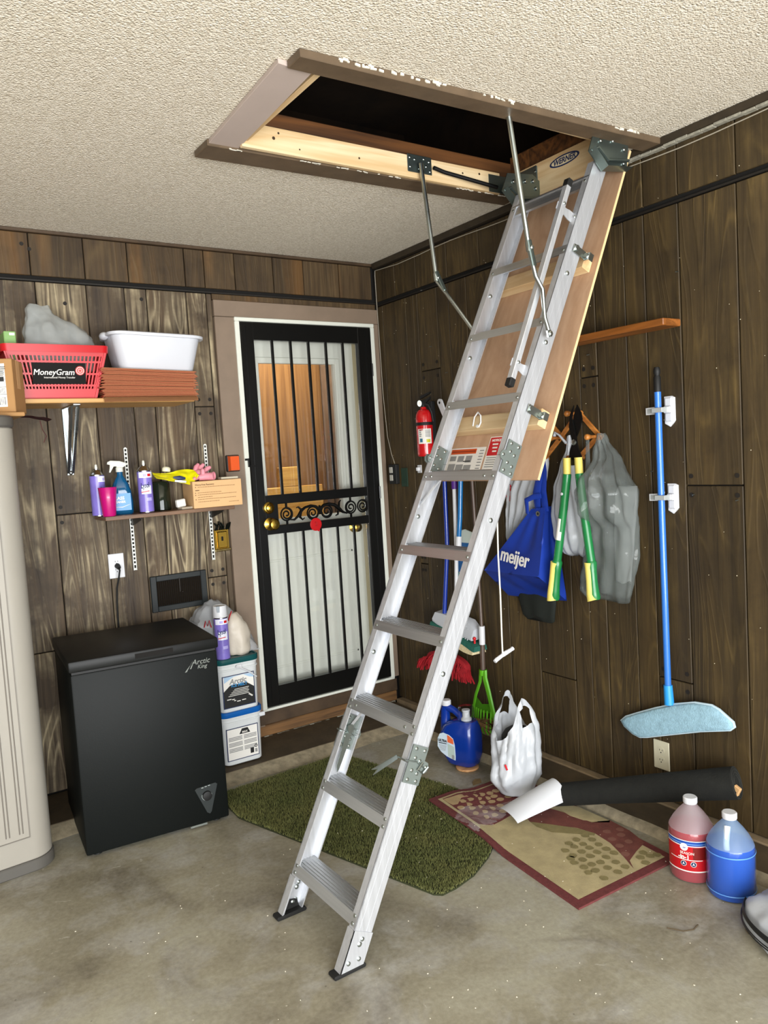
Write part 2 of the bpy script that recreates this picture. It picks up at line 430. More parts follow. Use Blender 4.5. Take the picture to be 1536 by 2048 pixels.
# flashing in the horizontal joint of both walls, ceiling trims, corner
m_flash = M('dark_flashing', '#16110b', .6)
st('trim_1', B().b2((-6.2, -.004, 2.361), (-.002, .0135, 2.368)), m_flash)
st('trim_2', B().b2((-.004, -5.6, 2.346), (.0135, -.002, 2.353)), m_flash)
st('trim_3', B().b2((-6.2, -.010, 2.572), (0, .0135, H - .001), .002), m_brown)
m_caulk = M('cracked_grey_caulk', '#8b8779', .8, var=.35, vs=40, bump=.5, bs=80)
st('trim_4', B().b2((-.022, -5.6, 2.556), (.0135, -.012, H - .001), .003), M('dark_brown_crown', '#2f2619', .6, var=.3, vs=20))
b = B()
for i in range(60):
    y = -1.2 - i * .05; w = .006 + .003 * sin(i * 1.7); b.b2((-.026, y - .05, 2.545 + w * .3), (-.001, y, 2.552 + w * .6), .002)
st('trim_5', b, m_caulk)
# door casing and white frame
b = B().b2((-.993, -.016, .10), (DX0 - .012, .013, 2.245), .002).b2((-.993, -.016, 2.247), (-.003, .013, 2.328), .002)
b.b2((DX1 + .022, -.016, .19), (-.003, .013, 2.246), .002)
st('trim_6', b, [m_taupe])
b = B().b2((DX0 - .022, -.026, DZ0 - .012), (DX0 + .004, .012, DZ1 - .003), .003).b2((DX1 - .004, -.026, DZ0 - .012), (DX1 + .022, .012, DZ1 - .003), .003)
b.b2((DX0 - .022, -.026, DZ1 - .0025), (DX1 + .022, .012, DZ1 + .018), .003).b2((DX0 - .02, -.02, DZ0 - .022), (DX1 + .024, .02, DZ0 - .008), .002)
st('trim_7', b, m_white)
b = B().b2((DX0 - .02, .01, DZ0), (DX0 + .006, .16, DZ1)).b2((DX1 - .006, .01, DZ0), (DX1 + .02, .16, DZ1)).b2((DX0, .01, DZ1 - .004), (DX1, .16, DZ1 + .02))
b.b2((DX0, .01, DZ0 - .02), (DX1, .16, DZ0))
st('trim_8', b, m_white)
# step boards under the door, footing ledge, curb at the right wall
m_rawstep = lumber('rough_step_board', '#4a3218', '#7b5730', 0, .7)
st('trim_9', B().b2((-1.0, -.020, .108), (-.022, .012, .178), .003), m_brown)
st('trim_10', B().b2((-1.0, -.012, .045), (-.022, .012, .104), .004), m_rawstep)
def rough_ledge(n, f, lenr):
    b = B(); rows = []
    for i in range(n + 1):
        t = lenr[0] + (lenr[1] - lenr[0]) * i / n; rows.append(f(t))
    b.loft(rows, closed=False); return b
def ledge(t):
    w = noise.noise(Vector((t * 6, 1, 0))) * .018
    return [(t, -.395 + w, -.002), (t, -.345 + w, .016), (t, -.292 + w * .5, .034)]
st('baseboard_back', rough_ledge(90, ledge, (-3.4, -.19)).b2((-3.4, -.30, -.05), (-.19, -.25, .0342), m=1), [m_conc2, m_curb])
def ledgetop(t):
    return [(t, -.293 + noise.noise(Vector((t * 6, 1, 0))) * .009, .0338), (t, -.10, .040), (t, .0, .044)]
st('trim_11', rough_ledge(60, ledgetop, (-3.4, -.05)), m_curb)
b = B()
for i in range(38):
    x = -.99 + i * .025; b.b2((x, -.016 - .006 * noise.noise(Vector((x * 30, 0, 0))), .036), (x + .026, .0, .044 + .006 * noise.noise(Vector((x * 22, 5, 0)))), .002)
st('trim_12', b, m_caulk)
def curb(t):
    w = noise.noise(Vector((t * 5, 3, 0))) * .008
    return [(-.195 + w, t, -.002), (-.180 + w, t, .020), (-.160 + w, t, .030)]
st('baseboard_right', rough_ledge(120, curb, (-.30, -5.6)), m_conc2)
def curbt(t):
    w = noise.noise(Vector((t * 5, 3, 0))) * .008
    return [(-.160 + w, t, .030), (-.032, t, .052)]
st('trim_13', rough_ledge(120, curbt, (-.30, -5.6)), m_curb)
st('trim_14', B().b2((-.034, -5.6, .0), (.013, -.02, .058), .003), M('dusty_brown_sill', '#7a6950', .8, var=.3, vs=15))
# outer walls of the garage behind the camera, open garage door
b = B().b2((-6.2, -5.6, 0), (-6.05, .15, H)); st('wall_left', b, m_outer)
b = B().b2((-6.2, -5.6, 0), (-5.3, -5.4, H)).b2((-.5, -5.6, 0), (.15, -5.4, H)).b2((-5.3, -5.6, 2.25), (-.5, -5.4, H))
st('wall_front', b, m_outer)

# hatch trim on the ceiling
m_hatch = M('hatch_brown_paint', '#5c4c3a', .5, var=.2, vs=12, bump=.2, bs=40)
st('trim_15', B().prism([(-1.472, -1.885), (-1.472, -1.812), (-.02, -1.858), (-.02, -1.938)], .023, m=0, z0=H - .0235, bev=.002), m_hatch)
st('trim_16', B().prism([(-1.50, -1.812), (-1.39, -1.80), (-1.362, -1.20), (-1.468, -1.165)], .014, z0=H - .0145, bev=.0015), M('lavender_grey_paint', '#b3a39a', .45, var=.06, vs=5))
st('trim_17', B().prism([(-1.478, -1.235), (-.085, -1.262), (-.07, -1.165), (-1.478, -1.118)], .022, z0=H - .0225, bev=.002), m_hatch)
m_chip = M('flaked_white_paint', '#d8d2c2', .8)
for (x0, x1, y, s) in ((-1.40, -.1, -1.2385, .01), (-1.35, -.1, -1.888, .035)):
    b = B()
    for i in range(70):
        x = random.uniform(x0, x1); yy = y - (x + 1.47) * s if s == .035 else y - (x + 1.478) * .0194
        if noise.noise(Vector((x * 4, y, 0))) < -.08: continue
        z = H - .0232 if s == .01 else H - random.uniform(.004, .012)
        b.box((x, yy + random.uniform(-.004, .004) * (1 if s == .01 else 0), z - (.0005 if s == .01 else 0)), (random.uniform(.006, .022), .004, .002 if s == .01 else random.uniform(.003, .008)), rot=R('Z', random.uniform(-20, 20)))
    st('trim_18' if s == .01 else 'trim_19', b, m_chip)

# ------------------------------------------------------------ doors
m_glass = M('storm_glass', '#ffffff', .02, trans=1, ior=1.45)
m_brass = M('polished_brass', '#c9a548', .22, 1)
g = NT('clear_pane'); tr = g.n('ShaderNodeBsdfTransparent'); gl = g.n('ShaderNodeBsdfGlossy'); gl.inputs['Roughness'].default_value = .03
fr = g.n('ShaderNodeFresnel'); fr.inputs[0].default_value = 1.5; mx = g.n('ShaderNodeMixShader')
g.l(fr.outputs[0], mx.inputs[0]); g.l(tr.outputs[0], mx.inputs[1]); g.l(gl.outputs[0], mx.inputs[2]); g.l(mx.outputs[0], g.out.inputs[0]); m_pane = g.m
door = thing('door_1', None, None, (-.46, 0, DZ0)); door['kind'] = 'structure'
y0, y1 = -.030, .004
ux0, ux1 = -.792, -.155
ob('stile', B().b2((DX0 + .006, y0, DZ0), (ux0, y1, DZ1 - .006), .003).b2((DX0 + .03, y0 - .004, DZ0 + .02), (DX0 + .034, y0, DZ1 - .03)), m_black, door)
ob('stile', B().b2((ux1, y0, DZ0), (DX1 - .006, y1, DZ1 - .006), .003).b2((DX1 - .045, y0 - .004, DZ0 + .02), (DX1 - .041, y0, DZ1 - .03)), m_black, door)
for za, zb in ((2.132, DZ1 - .006), (1.272, 1.322), (1.115, 1.160), (DZ0, .305)):
    ob('rail', B().b2((ux0 - .002, y0 + .001, za), (ux1 + .002, y1, zb), .002), m_black, door)
ob('lock_panel', B().b2((ux0 - .003, y0 + .0005, 1.14), (-.722, y1, 1.29), .002), m_black, door)
for k in range(5):
    x = -.686 + k * .1083
    for za, zb in ((1.32, 2.134), (.303, 1.117)):
        ob('bar', B().b2((x - .0065, y0 + .004, za), (x + .0065, y0 + .018, zb), .0015), m_black, door)
b = B()
def spiral(cx, cz, r, s=1, turns=1.9, a0=0, n=26):
    pts = []
    for i in range(n):
        t = i / (n - 1); a = a0 + s * t * turns * 2 * pi; rr = r * (1 - .80 * t)
        pts.append((cx + rr * cos(a), y0 + .011, cz + rr * sin(a)))
    return pts
for cx, cz, s, a0 in ((-.669, 1.214, -1, pi / 2), (-.510, 1.206, -1, 0), (-.422, 1.207, 1, pi), (-.266, 1.216, 1, pi / 2), (-.186, 1.217, -1, pi / 2)):
    b.tube([(cx + .034 * cos(2 * pi * k / 20), y0 + .011, cz + .034 * sin(2 * pi * k / 20)) for k in range(20)], .0048, 6, closed=True)
    b.tube(spiral(cx, cz, .032, s, 1.6, a0), .0046, 6)
for x in (-.669, -.266):
    b.tube([(x, y0 + .011, 1.25), (x, y0 + .011, 1.273)], .007, 6).tube([(x, y0 + .011, 1.158), (x, y0 + .011, 1.182)], .007, 6)
def arc(pts): return [(x, y0 + .011, z) for x, z in pts]
b.tube(arc([(-.650, 1.183), (-.625, 1.180), (-.600, 1.198), (-.580, 1.225), (-.555, 1.240), (-.520, 1.247), (-.490, 1.242), (-.466, 1.222)]), [.004, .006, .008, .010, .007, .007, .006, .009], 6)
b.tube(arc([(-.585, 1.215), (-.590, 1.190), (-.575, 1.176), (-.562, 1.184)]), [.010, .008, .005, .003], 6)
b.tube(arc([(-.580, 1.230), (-.597, 1.246), (-.610, 1.243)]), [.007, .005, .003], 6)
b.tube(arc([(-.466, 1.222), (-.440, 1.244), (-.405, 1.247), (-.370, 1.238), (-.345, 1.218), (-.320, 1.195), (-.290, 1.184)]), [.009, .007, .008, .010, .012, .008, .004], 6)
b.tube(arc([(-.345, 1.222), (-.338, 1.252), (-.328, 1.262)]), [.009, .006, .003], 6)
b.tube(arc([(-.350, 1.205), (-.352, 1.184), (-.368, 1.178)]), [.008, .006, .003], 6)
b.tube(arc([(-.466, 1.245), (-.466, 1.195)]), [.006, .013], 6)
ob('scrollwork', b, m_black, door)
ob('glass_pane', B().b2((ux0 - .004, .006, .30), (ux1 + .004, .009, 2.135)), m_pane, door)
lk = B().lathe([(.031, 0), (.031, .006), (.026, .011), (.022, .012), (.020, .020), (.013, .024)], FB(-.778, y0, 1.257), 24)
lk.b2((-.783, y0 - .034, 1.243), (-.773, y0 - .022, 1.268), .003)
ob('deadbolt', lk, m_brass, door)
kb = [(.034, 0), (.034, .005), (.022, .010), (.014, .014), (.013, .030), (.022, .036), (.029, .046), (.030, .056), (.024, .064), (.012, .067)]
ob('door_knob', B().lathe(kb, FB(-.776, y0, 1.172), 24), m_brass, door)
ob('hinge', B().cyl((DX1 - .014, y0 - .005, 1.25), (DX1 - .014, y0 - .005, 1.32), .006, 8).cyl((DX1 - .014, y0 - .005, 1.95), (DX1 - .014, y0 - .005, 2.02), .006, 8).cyl((DX1 - .014, y0 - .005, .45), (DX1 - .014, y0 - .005, .52), .006, 8), m_black, door)
ob('closer_latch', B().b2((DX0 - .006, -.040, 1.478), (DX0 + .028, -.030, 1.486)).b2((DX0 - .008, -.040, 1.478), (DX0 - .002, -.027, 1.522)).b2((DX0 - .022, -.034, 1.512), (DX0 - .002, -.027, 1.522)), m_black, door)
bd = thing('round_badge', 'round red badge on the middle rail of the black security door', 'badge', (-.503, y0 - .006, 1.108))
ob('disc', B().lathe([(.034, -.0005), (.0355, .001), (.0355, .003), (.033, .005), (.010, .0055)], FB(-.503, y0 - .0008, 1.143), 32).box((-.488, y0 - .003, 1.110), (.012, .002, .012)), M('badge_red', '#b80d14', .4), bd)
ob('mark', B().tube([(-.512, y0 - .0068, 1.152), (-.505, y0 - .007, 1.158), (-.498, y0 - .007, 1.152), (-.502, y0 - .007, 1.143), (-.510, y0 - .0068, 1.136), (-.498, y0 - .0068, 1.134)], .0012, 5), M('badge_dark_red', '#7d090e', .4), bd)
d2 = thing('door_2', None, None, (-.46, .11, DZ0)); d2['kind'] = 'structure'
wx0, wx1, wz0, wz1 = -.722, -.238, 1.180, 2.033
b = B().b2((DX0 + .006, .10, DZ0), (wx0, .145, DZ1)).b2((wx1, .10, DZ0), (DX1 - .006, .145, DZ1)).b2((wx0, .10, wz1), (wx1, .145, DZ1)).b2((wx0, .10, DZ0), (wx1, .145, wz0))
ob('door_leaf', b, m_white, d2)
b = B()
for a, c, e, f in ((wx0 - .028, wx0 + .004, wz0 - .03, wz1 + .03), (wx1 - .004, wx1 + .028, wz0 - .03, wz1 + .03)): b.b2((a, .092, e), (c, .101, f), .004)
for e, f in ((wz0 - .03, wz0 + .003), (wz1 - .003, wz1 + .03)): b.b2((wx0 - .028, .0925, e), (wx1 + .028, .101, f), .004)
ob('window_frame', b, m_white, d2)
ob('glass_pane', B().b2((wx0, .125, wz0), (wx1, .128, wz1)), m_pane, d2)
ob('weatherstrip', B().b2((-.118, .06, DZ0), (-.110, .105, DZ1 - .02), .002).b2((-.09, .03, DZ0), (-.082, .06, DZ1 - .02), .002), M('almond_strip', '#b9ab86', .5), d2)
ob('panel_moulding', B().b2((-.75, .096, .95), (-.20, .101, .962), .002).b2((-.75, .096, .36), (-.20, .101, .372), .002).b2((-.75, .096, .36), (-.738, .101, .962), .002).b2((-.212, .096, .36), (-.20, .101, .962), .002), m_white, d2)
ob('door_knob', B().lathe([(.032, 0), (.032, .005), (.02, .009), (.012, .014), (.012, .024), (.022, .032), (.028, .042), (.026, .05), (.014, .056)], FB(-.180, .10, 1.090), 20), m_brass, d2)
# the room seen through the inner window: brown panelled wall, dark curtain strip
m_panel = lumber('brown_room_panel', '#70502f', '#8a673f', 2, .35); m_cur = M('brown_grey_curtain', '#5a4636', .8, var=.2)
wr = st('wall_room', B().b2((-1.6, 1.30, 0), (1.2, 1.34, 2.7)).b2((1.16, .16, 0), (1.2, 1.30, 2.7)).b2((-1.6, .16, 0), (-1.56, 1.3, 2.7)), m_panel)
st('trim_20', B().b2((-1.6, .16, -.02), (1.2, 1.34, .02)).b2((-1.6, .16, 2.68), (1.2, 1.34, 2.72)), m_cur)
b = B(); ps = []
for i in range(25):
    x = .30 + i * .014; ps.append((x, 1.22 + .018 * sin(i * 1.5)))
b.loft([[(x, y, .1) for x, y in ps], [(x, y, 2.6) for x, y in ps]], closed=False)
meta(ob('curtain', b, m_cur), 'brown grey curtain hanging behind the window of the inner door', 'curtain')
meta(ob('wooden_board', B().b2((-.33, 1.18, .7), (.24, 1.22, 1.315), .004).b2((-.10, 1.18, 1.315), (.07, 1.22, 1.455), .004), lumber('honey_board', '#b58438', '#d9ad5c', 0, .5)), 'honey coloured wooden board with raised tab seen through the door window', 'board')
l = bpy.data.lights.new('room_fill_light', 'AREA'); l.energy = 42; l.size = .5; l.color = (1, .86, .66)  # warm fill added to brighten the room behind the window, no fixture visible
lo_ = bpy.data.objects.new('room_fill_light', l); COL.objects.link(lo_); lo_.location = (-.1, .75, 2.6)

# ------------------------------------------------------------ attic ladder unit
m_alu = alu('brushed_aluminium', '#c2c4c8', 2, .42, .62); m_alu2 = alu('aluminium_tread', '#b9bbbd', 1, .32); m_pine = lumber('pale_pine', '#c9a878', '#dfc8a0', 0, .5)
m_pine_y = lumber('pale_pine_cross', '#c4a173', '#d9bf94', 1, .5)
m_ply = lumber('lauan_plywood', '#b08c6e', '#bf9c7e', 2, .5, .5, .03); m_ply.name = 'lauan_plywood'
m_steel = M('zinc_steel', '#b4bcb9', .3, 1, rvar=.2); m_dsteel = M('dark_zinc_steel', '#76837f', .32, .9, rvar=.2); m_plate = M('galvanised_plate', '#757d78', .5, .5, var=.08)
m_rub = M('black_rubber', '#121212', .6); m_rod = M('black_rod', '#0c0c0c', .35)
m_stk = M('white_sticker', '#e6e3dc', .45); m_org = M('orange_print', '#c9501c', .45); m_red = M('red_print', '#c2151c', .4); m_grey = M('grey_print', '#8e8e8c', .5); m_ink = M('black_print', '#1a1a1a', .5)
m_navy = M('navy_print', '#1c2a52', .45)
LD = Vector((.4462, 0, .8949)); LN = Vector((.8949, 0, -.4462)); L0 = Vector((-1.5302, 0, 0))
def LP(s, t, y): return L0 + LD * s + LN * t + Vector((0, y, 0))      # along the ladder, behind its front, across
LX = frame(L0, LD, (0, 1, 0))            # local x along ladder, y across, z = LD x Y
lz = Vector(LX.col[2][:3]); SG = 1 if lz.dot(LN) > 0 else -1
lad = thing('attic_ladder', 'aluminium folding attic ladder unfolded from the ceiling hatch to the floor', 'ladder', (-1.49, -1.66, 0))
def lbox(b, s0, s1, t0, t1, y0, y1, m=0, bev=0):
    b.box(((s0 + s1) / 2, (y0 + y1) / 2, SG * (t0 + t1) / 2), (abs(s1 - s0), abs(y1 - y0), abs(t1 - t0)), LX, bev, 1, m)
YF, YN = -1.460, -1.858
def Sz(z): return z / LD.z
def rail(s0, s1, yo, sgn):
    b = B(); d = .066
    lbox(b, s0, s1, 0, d, yo, yo + sgn * .004)
    lbox(b, s0, s1, 0, .004, yo, yo + sgn * .029); lbox(b, s0, s1, d - .004, d, yo, yo + sgn * .029)
    for t in (.020, .046): lbox(b, s0, s1, t - .0010, t + .0010, yo - sgn * .0005, yo)
    return b
S1, S2, S3 = Sz(.565), Sz(1.475), Sz(2.49)
def rivet(b, p, nrm, r=.006, h=.003):
    X = T(p) @ Vector(nrm).to_track_quat('Z', 'Y').to_matrix().to_4x4()
    b.lathe([(r, 0), (r * .95, h * .5), (r * .6, h), (.0005, h * 1.1)], X, 10)
for yo, sgn in ((YF, -1), (YN, 1)):
    for i, (a, c) in enumerate(((0.0, S1), (S1 + .002, S2), (S2 + .002, S3))):
        rb = rail(a, c, yo, sgn)
        if i == 0:
            # cut the foot level with the floor
            bmesh.ops.bisect_plane(rb.bm, geom=list(rb.bm.verts) + list(rb.bm.edges) + list(rb.bm.faces), plane_co=(0, 0, .012), plane_no=(0, 0, -1), clear_outer=True)
        ro = ob('rail', rb, m_alu, lad)
        v = B()
        for k in range(11):
            s = Sz(.143 + k * .2532)
            if a <= s < c:
                for ds in ((-.011, .011) if k < 3 else (0,)): rivet(v, LP(s + ds, -.0002, yo + sgn * .017), -LN, .0055)
        for s in ((Sz(.09),) if i == 0 else (Sz(1.28), Sz(.82)) if i == 1 else (Sz(1.86), Sz(2.1))): rivet(v, LP(s, .033, yo + (-.001 if yo == YN else -.005)), (0, -1, 0), .0085, .005)
        ob('rivets', v, m_steel, ro)
        if i == 0:
            sl = B(); e = .003
            lbox(sl, .0, Sz(.122), -e, .066 + e, yo - sgn * e, yo + sgn * .001); lbox(sl, 0, Sz(.122), -e, .001, yo - sgn * e, yo + sgn * .031)
            bmesh.ops.bisect_plane(sl.bm, geom=list(sl.bm.verts) + list(sl.bm.edges) + list(sl.bm.faces), plane_co=(0, 0, .010), plane_no=(0, 0, -1), clear_outer=True)
            so = ob('leg_extension', sl, m_alu, lad)
            v = B()
            for s, t in (((.088 + .4462 * .036) / .8949, .036), ((.034 + .4462 * .014) / .8949, .014), ((.034 + .4462 * .046) / .8949, .046)): rivet(v, LP(s, t, yo + (-.003 if yo == YN else -.004)), (0, -1, 0), .007, .004)
            ob('rivets', v, m_steel, so)
            ft = B().b2((-1.546, min(yo + .006, yo - .006, yo + sgn * .036), 0), (-1.438, max(yo + .006, yo - .006, yo + sgn * .036), .013), .004)
            if yo == YF:
                ft.prism([(-.035, 0), (.035, 0), (.028, .03), (.008, .034), (-.012, .04), (-.026, .03), (-.028, .014)], .004, frame((-1.488, YF - .006, .008), (1, 0, 0), (0, 0, 1)))
                f2 = B(); rivet(f2, (-1.477, YF - .010, .033), (0, -1, 0), .007, .004); ob('rivets', f2, m_steel, lad)
            ob('rubber_foot', ft, m_rub, lad)
# treads: level tops, front face parallel to the rails, ribbed
def tread(k):
    z = .157 + k * .2536; x = -1.452 + k * .2536 * .4986
    b = B(); y0, y1 = YN + .0045, YF - .0045; dp = .072; hgt = .030; fx = hgt * .4986
    pr = [(0, 0), (dp, 0), (dp - .004, -.008), (dp - .012, -.010), (dp - .012, -.004), (.004 - 0, -.004), (-fx + .004, -hgt + .002), (-fx, -hgt)]
    ring = lambda y: [(x + px, y, z + pz) for px, pz in pr]
    b.loft([ring(y0), ring(y1)])
    for i in range(6):
        q = .006 + i * .0115; b.b2((x + q, y0, z - .001), (x + q + .004, y1, z + .0022))
    t = ob('tread', b, m_alu2, lad, ang=30)
    if k in (2, 5):
        v = B()
        for y in (YF - .05, YN + .06): rivet(v, (x - fx * .5, y, z - hgt * .5), -LN, .0055)
        ob('rivets', v, m_steel, t)
for k in range(9): tread(k)
# top cross bar of the ladder and the one nearest the hinge
b = B(); lbox(b, Sz(2.40), Sz(2.435), .004, .014, YN + .0045, YF - .0045); lbox(b, Sz(2.435), Sz(2.44), .0, .045, YN + .0045, YF - .0045)
ob('top_bar', b, m_alu2, lad)
# diagonal braces under the treads with two bolts
for k in (2, 5):
    z = .157 + k * .2536 - .03; x = -1.452 + k * .2536 * .4986
    for yo, sg in ((YF, -1), (YN, 1)):
        b = B().cyl((x + .03, yo + sg * .055, z), (x - .03, yo + sg * .008, z - .085), .005, 6)
        b.box((x - .03, yo + sg * .006, z - .085), (.012, .004, .025)); ob('tread_brace', b, m_alu, lad)
# hinge plates joining the sections, with knuckle bumps
def hinge(sc, yo, outw, knuckle_back):
    b = B(); hw = .033; L = .058
    X = frame(LP(sc, 0, yo), LD, LN)     # x up the ladder, y backward
    kb = 1 if knuckle_back else -1
    p = [(-L, .004), (L, .004), (L, .058)]
    p = [(-L, .002), (-.002, .002), (L, .002), (L, .062), (.018, .062), (.014, .078), (.0, .084), (-.014, .080), (-.022, .066), (-L, .066)] if knuckle_back else \
        [(-L, .004), (-.018, .004), (-.014, -.010), (0, -.016), (.014, -.010), (.018, .004), (L, .004), (L, .064), (-L, .064)]
    zd = X.col[2][1]; off = outw * .0015 * (1 if zd > 0 else -1)
    b.prism(p, .003 * outw * (1 if zd > 0 else -1), X, z0=off)
    o = ob('hinge_plate', b, m_plate, lad, ang=20)
    v = B()
    for s, t in ((.047, .016), (.047, .05), (.020, .022), (.014, .042), (-.018, .022), (-.024, .045), (-.047, .016), (-.047, .05), (0, .072 if knuckle_back else -.004)):
        rivet(v, LP(sc + s, t, yo + outw * .0045), (0, outw, 0), .0062, .0045)
    ob('rivets', v, m_steel, o)
for yo in (YN, YF):
    ow = -1 if yo == YN else 1
    hinge(S1, yo + ow * .002, ow, True); hinge(S2, yo + ow * .002, ow, False)
    if yo == YF:
        hinge(S1, YF - .0105, -1, True); hinge(S2, YF - .0105, -1, False)
# wire safety pins at the lower hinges
m_wire = M('galvanised_wire', '#9aa3a0', .35, 1)
b = B().tube([LP(S1 - .005, .075, YN - .009), LP(S1 + .01, .03, YN - .009), LP(S1 + .006, -.012, YN - .006), LP(S1 + .006, -.016, YN + .03)], .0022, 6)
b.tube([LP(S1 + .012, .052, YN - .012), LP(S1 - .012, .040, YN - .014), LP(S1 - .018, .062, YN - .013), LP(S1 + .004, .076, YN - .012)], .004, 6)
b.prism([(0, -.009), (.09, -.012), (.07, 0), (.09, .012), (0, .009)], .003, frame(LP(S1 + .006, -.018, YN + .032), (-1, .15, -.35), (0, .35, -1)))
ob('safety_pin', b, m_wire, lad)
b = B().tube([LP(S1 - .01, .07, YF - .018), LP(S1 - .006, .03, YF - .018), LP(S1 - .004, -.006, YF - .012), LP(S1 - .002, -.006, YF + .004)], .0024, 6)
b.tube([LP(S1 + .012, .07, YF - .018), LP(S1 + .014, .0, YF - .014)], .0022, 6)
b.prism([(0, -.010), (-.14, -.003), (-.16, .006), (-.15, .010), (-.12, .012), (0, .014)], .003, frame(LP(S1 + .02, .028, YF - .020), LD, LN))
b.box(LP(S1 + .012, .026, YF - .022), (.02, .012, .028)); ob('safety_pin', b, m_wire, lad)
# handrail: square tube with black caps on two brackets
hp0, hp1 = Vector((-.4205, -1.845, 2.386)), Vector((-.728, -1.845, 1.722))
hd = (hp1 - hp0).normalized(); HX = frame(hp0, hd, (0, 1, 0)); L = (hp1 - hp0).length
hr = ob('handrail', B().box((L / 2, 0, 0), (L, .024, .020), HX, .002), m_alu, lad)
for s in (-.012, L + .012): ob('end_cap', B().box((s, 0, 0), (.03, .027, .023), HX, .003), m_rub, hr)
v = B()
for s in (.07, L - .06): rivet(v, HX @ Vector((s, -.0125, 0)), (0, -1, 0), .006)
ob('rivets', v, m_steel, hr)
for s in (.075, L - .06):
    p = HX @ Vector((s, .0, 0)); q = p + LN * .115
    b = B().box((p + q) / 2, (.004, .125, .030), frame((0, 0, 0), (0, 1, 0), LN), .001) if False else B()
    X = frame(p + Vector((0, .013, 0)), LN, LD); zz = X.col[2][1]
    b.prism([(-.012, -.014), (.035, -.014), (.05, -.018), (.122, -.018), (.122, .018), (.05, .018), (.035, .014), (-.012, .014)], .003 * (1 if zz < 0 else -1), X)
    br = ob('handrail_bracket', b, m_alu, lad)
    v = B(); rivet(v, p + LN * .07 + Vector((0, -.002, 0)), (0, -1, 0), .006); rivet(v, p + LN * .105 + Vector((0, -.002, 0)), (0, -1, 0), .006); ob('rivets', v, m_steel, br)
# plywood hatch door behind the ladder, hung at the right end of the hole
PD = Vector((.4226, 0, .9063)); PN = Vector((.9063, 0, -.4226)); P0 = Vector((-.6535, 0, 1.384))
PX = frame(P0, (0, -1, 0), PD)           # x to the near side, y up the panel, z toward the ladder
if Vector(PX.col[2][:3]).dot(PN) > 0: PX = frame(P0, (0, 1, 0), PD); PXS = -1
else: PXS = 1
def px(y): return -y if PXS == 1 else y
pan = ob('door_panel', B().box((px(-1.59), .644, -.005), (.56, 1.288, .010), PX, .001), m_ply, lad)
ob('panel_edge', B().box((px(-1.8705), .644, -.005), (.0016, 1.288, .0098), PX), M('pale_ply_edge', '#d9bd8c', .6), pan)
for h in (.2155, .822):
    c = B().box((px(-1.575), h, .021), (.535, .062, .041), PX, .002); cl = ob('cleat', c, m_pine_y, lad)
    for yy in ((-1.872 + .0),):
        k = B()
        a = P0 + PD * h + Vector((0, YN - .0075, 0)) - PN * .030
        k.box((px(YN - .006), h - .006, .092), (.003, .030, .062), PX, .001)
        k.box((px(YN - .016), h - .010, .062), (.022, .028, .004), PX, .001).box((px(YN - .026), h - .010, .052), (.003, .028, .022), PX, .001)
        k.cyl(PX @ Vector((px(YN - .016), h - .010, .062)), PX @ Vector((px(YN - .016), h - .010, .072)), .009, 6)
        k.cyl(PX @ Vector((px(YN - .006), h - .004, .112)), PX @ Vector((px(YN - .015), h - .004, .112)), .010, 8)
        pass
        ob('mounting_bracket', k, m_steel, cl)
# warning stickers
def pbox(b, y0, y1, h0, h1, z, m=0): b.box((px((y0 + y1) / 2), (h0 + h1) / 2, z), (abs(y1 - y0), abs(h1 - h0), .0004), PX, 0, 1, m)
b = B(); pbox(b, -1.352, -1.560, .035, .133, .0004, 0); pbox(b, -1.362, -1.510, .108, .128, .0009, 1)
for i in range(3):
    y = -1.365 - i * .047; pbox(b, y, y - .036, .080 - .004 * i, .100, .0009, 2); pbox(b, y, y - .042, .042, .068 - .003 * i, .0009, 2)
pbox(b, -1.448, -1.490, .0755, .0795, .0012, 3); pbox(b, -1.448, -1.490, .0395, .0435, .0012, 3)
for i in range(7): pbox(b, -1.530, -1.553, .045 + i * .012, .049 + i * .012, .0009, 2)
pbox(b, -1.366, -1.506, .1155, .1205, .0012, 4)
ob('warning_label', b, [m_stk, m_org, m_grey, m_ink, M('dark_orange_print', '#8e3010', .5)], pan, ang=0)
b = B(); pbox(b, -1.570, -1.645, .024, .172, .0006, 0); pbox(b, -1.574, -1.641, .096, .168, .0010, 1); pbox(b, -1.574, -1.641, .028, .042, .0010, 1)
for i in range(5): pbox(b, -1.579, -1.634, .050 + i * .009, .0535 + i * .009, .0010, 2)
b.text('NOTICE', .013, PX @ T(px(-1.607), .156, .0012), 0, off=.0004)
for i in range(3): pbox(b, -1.600 + i * .004, -1.622, .110 + i * .014, .116 + i * .014, .0012, 0)
ob('warning_label', b, [m_stk, m_red, m_grey], pan, ang=0)
b = B(); c = P0 + PD * .222 - PN * .046 + Vector((0, -1.527, 0))
b.tube([PX @ Vector((px(-1.500), .202, .043)), PX @ Vector((px(-1.505), .235, .052)), PX @ Vector((px(-1.522), .252, .056)), PX @ Vector((px(-1.541), .238, .054)), PX @ Vector((px(-1.546), .212, .048)), PX @ Vector((px(-1.536), .195, .044))], .0028, 8)
b.cyl(PX @ Vector((px(-1.527), .2, .041)), PX @ Vector((px(-1.527), .2, .047)), .006, 8)
ob('white_hook', b, M('white_plastic', '#e9e9e6', .4), pan)
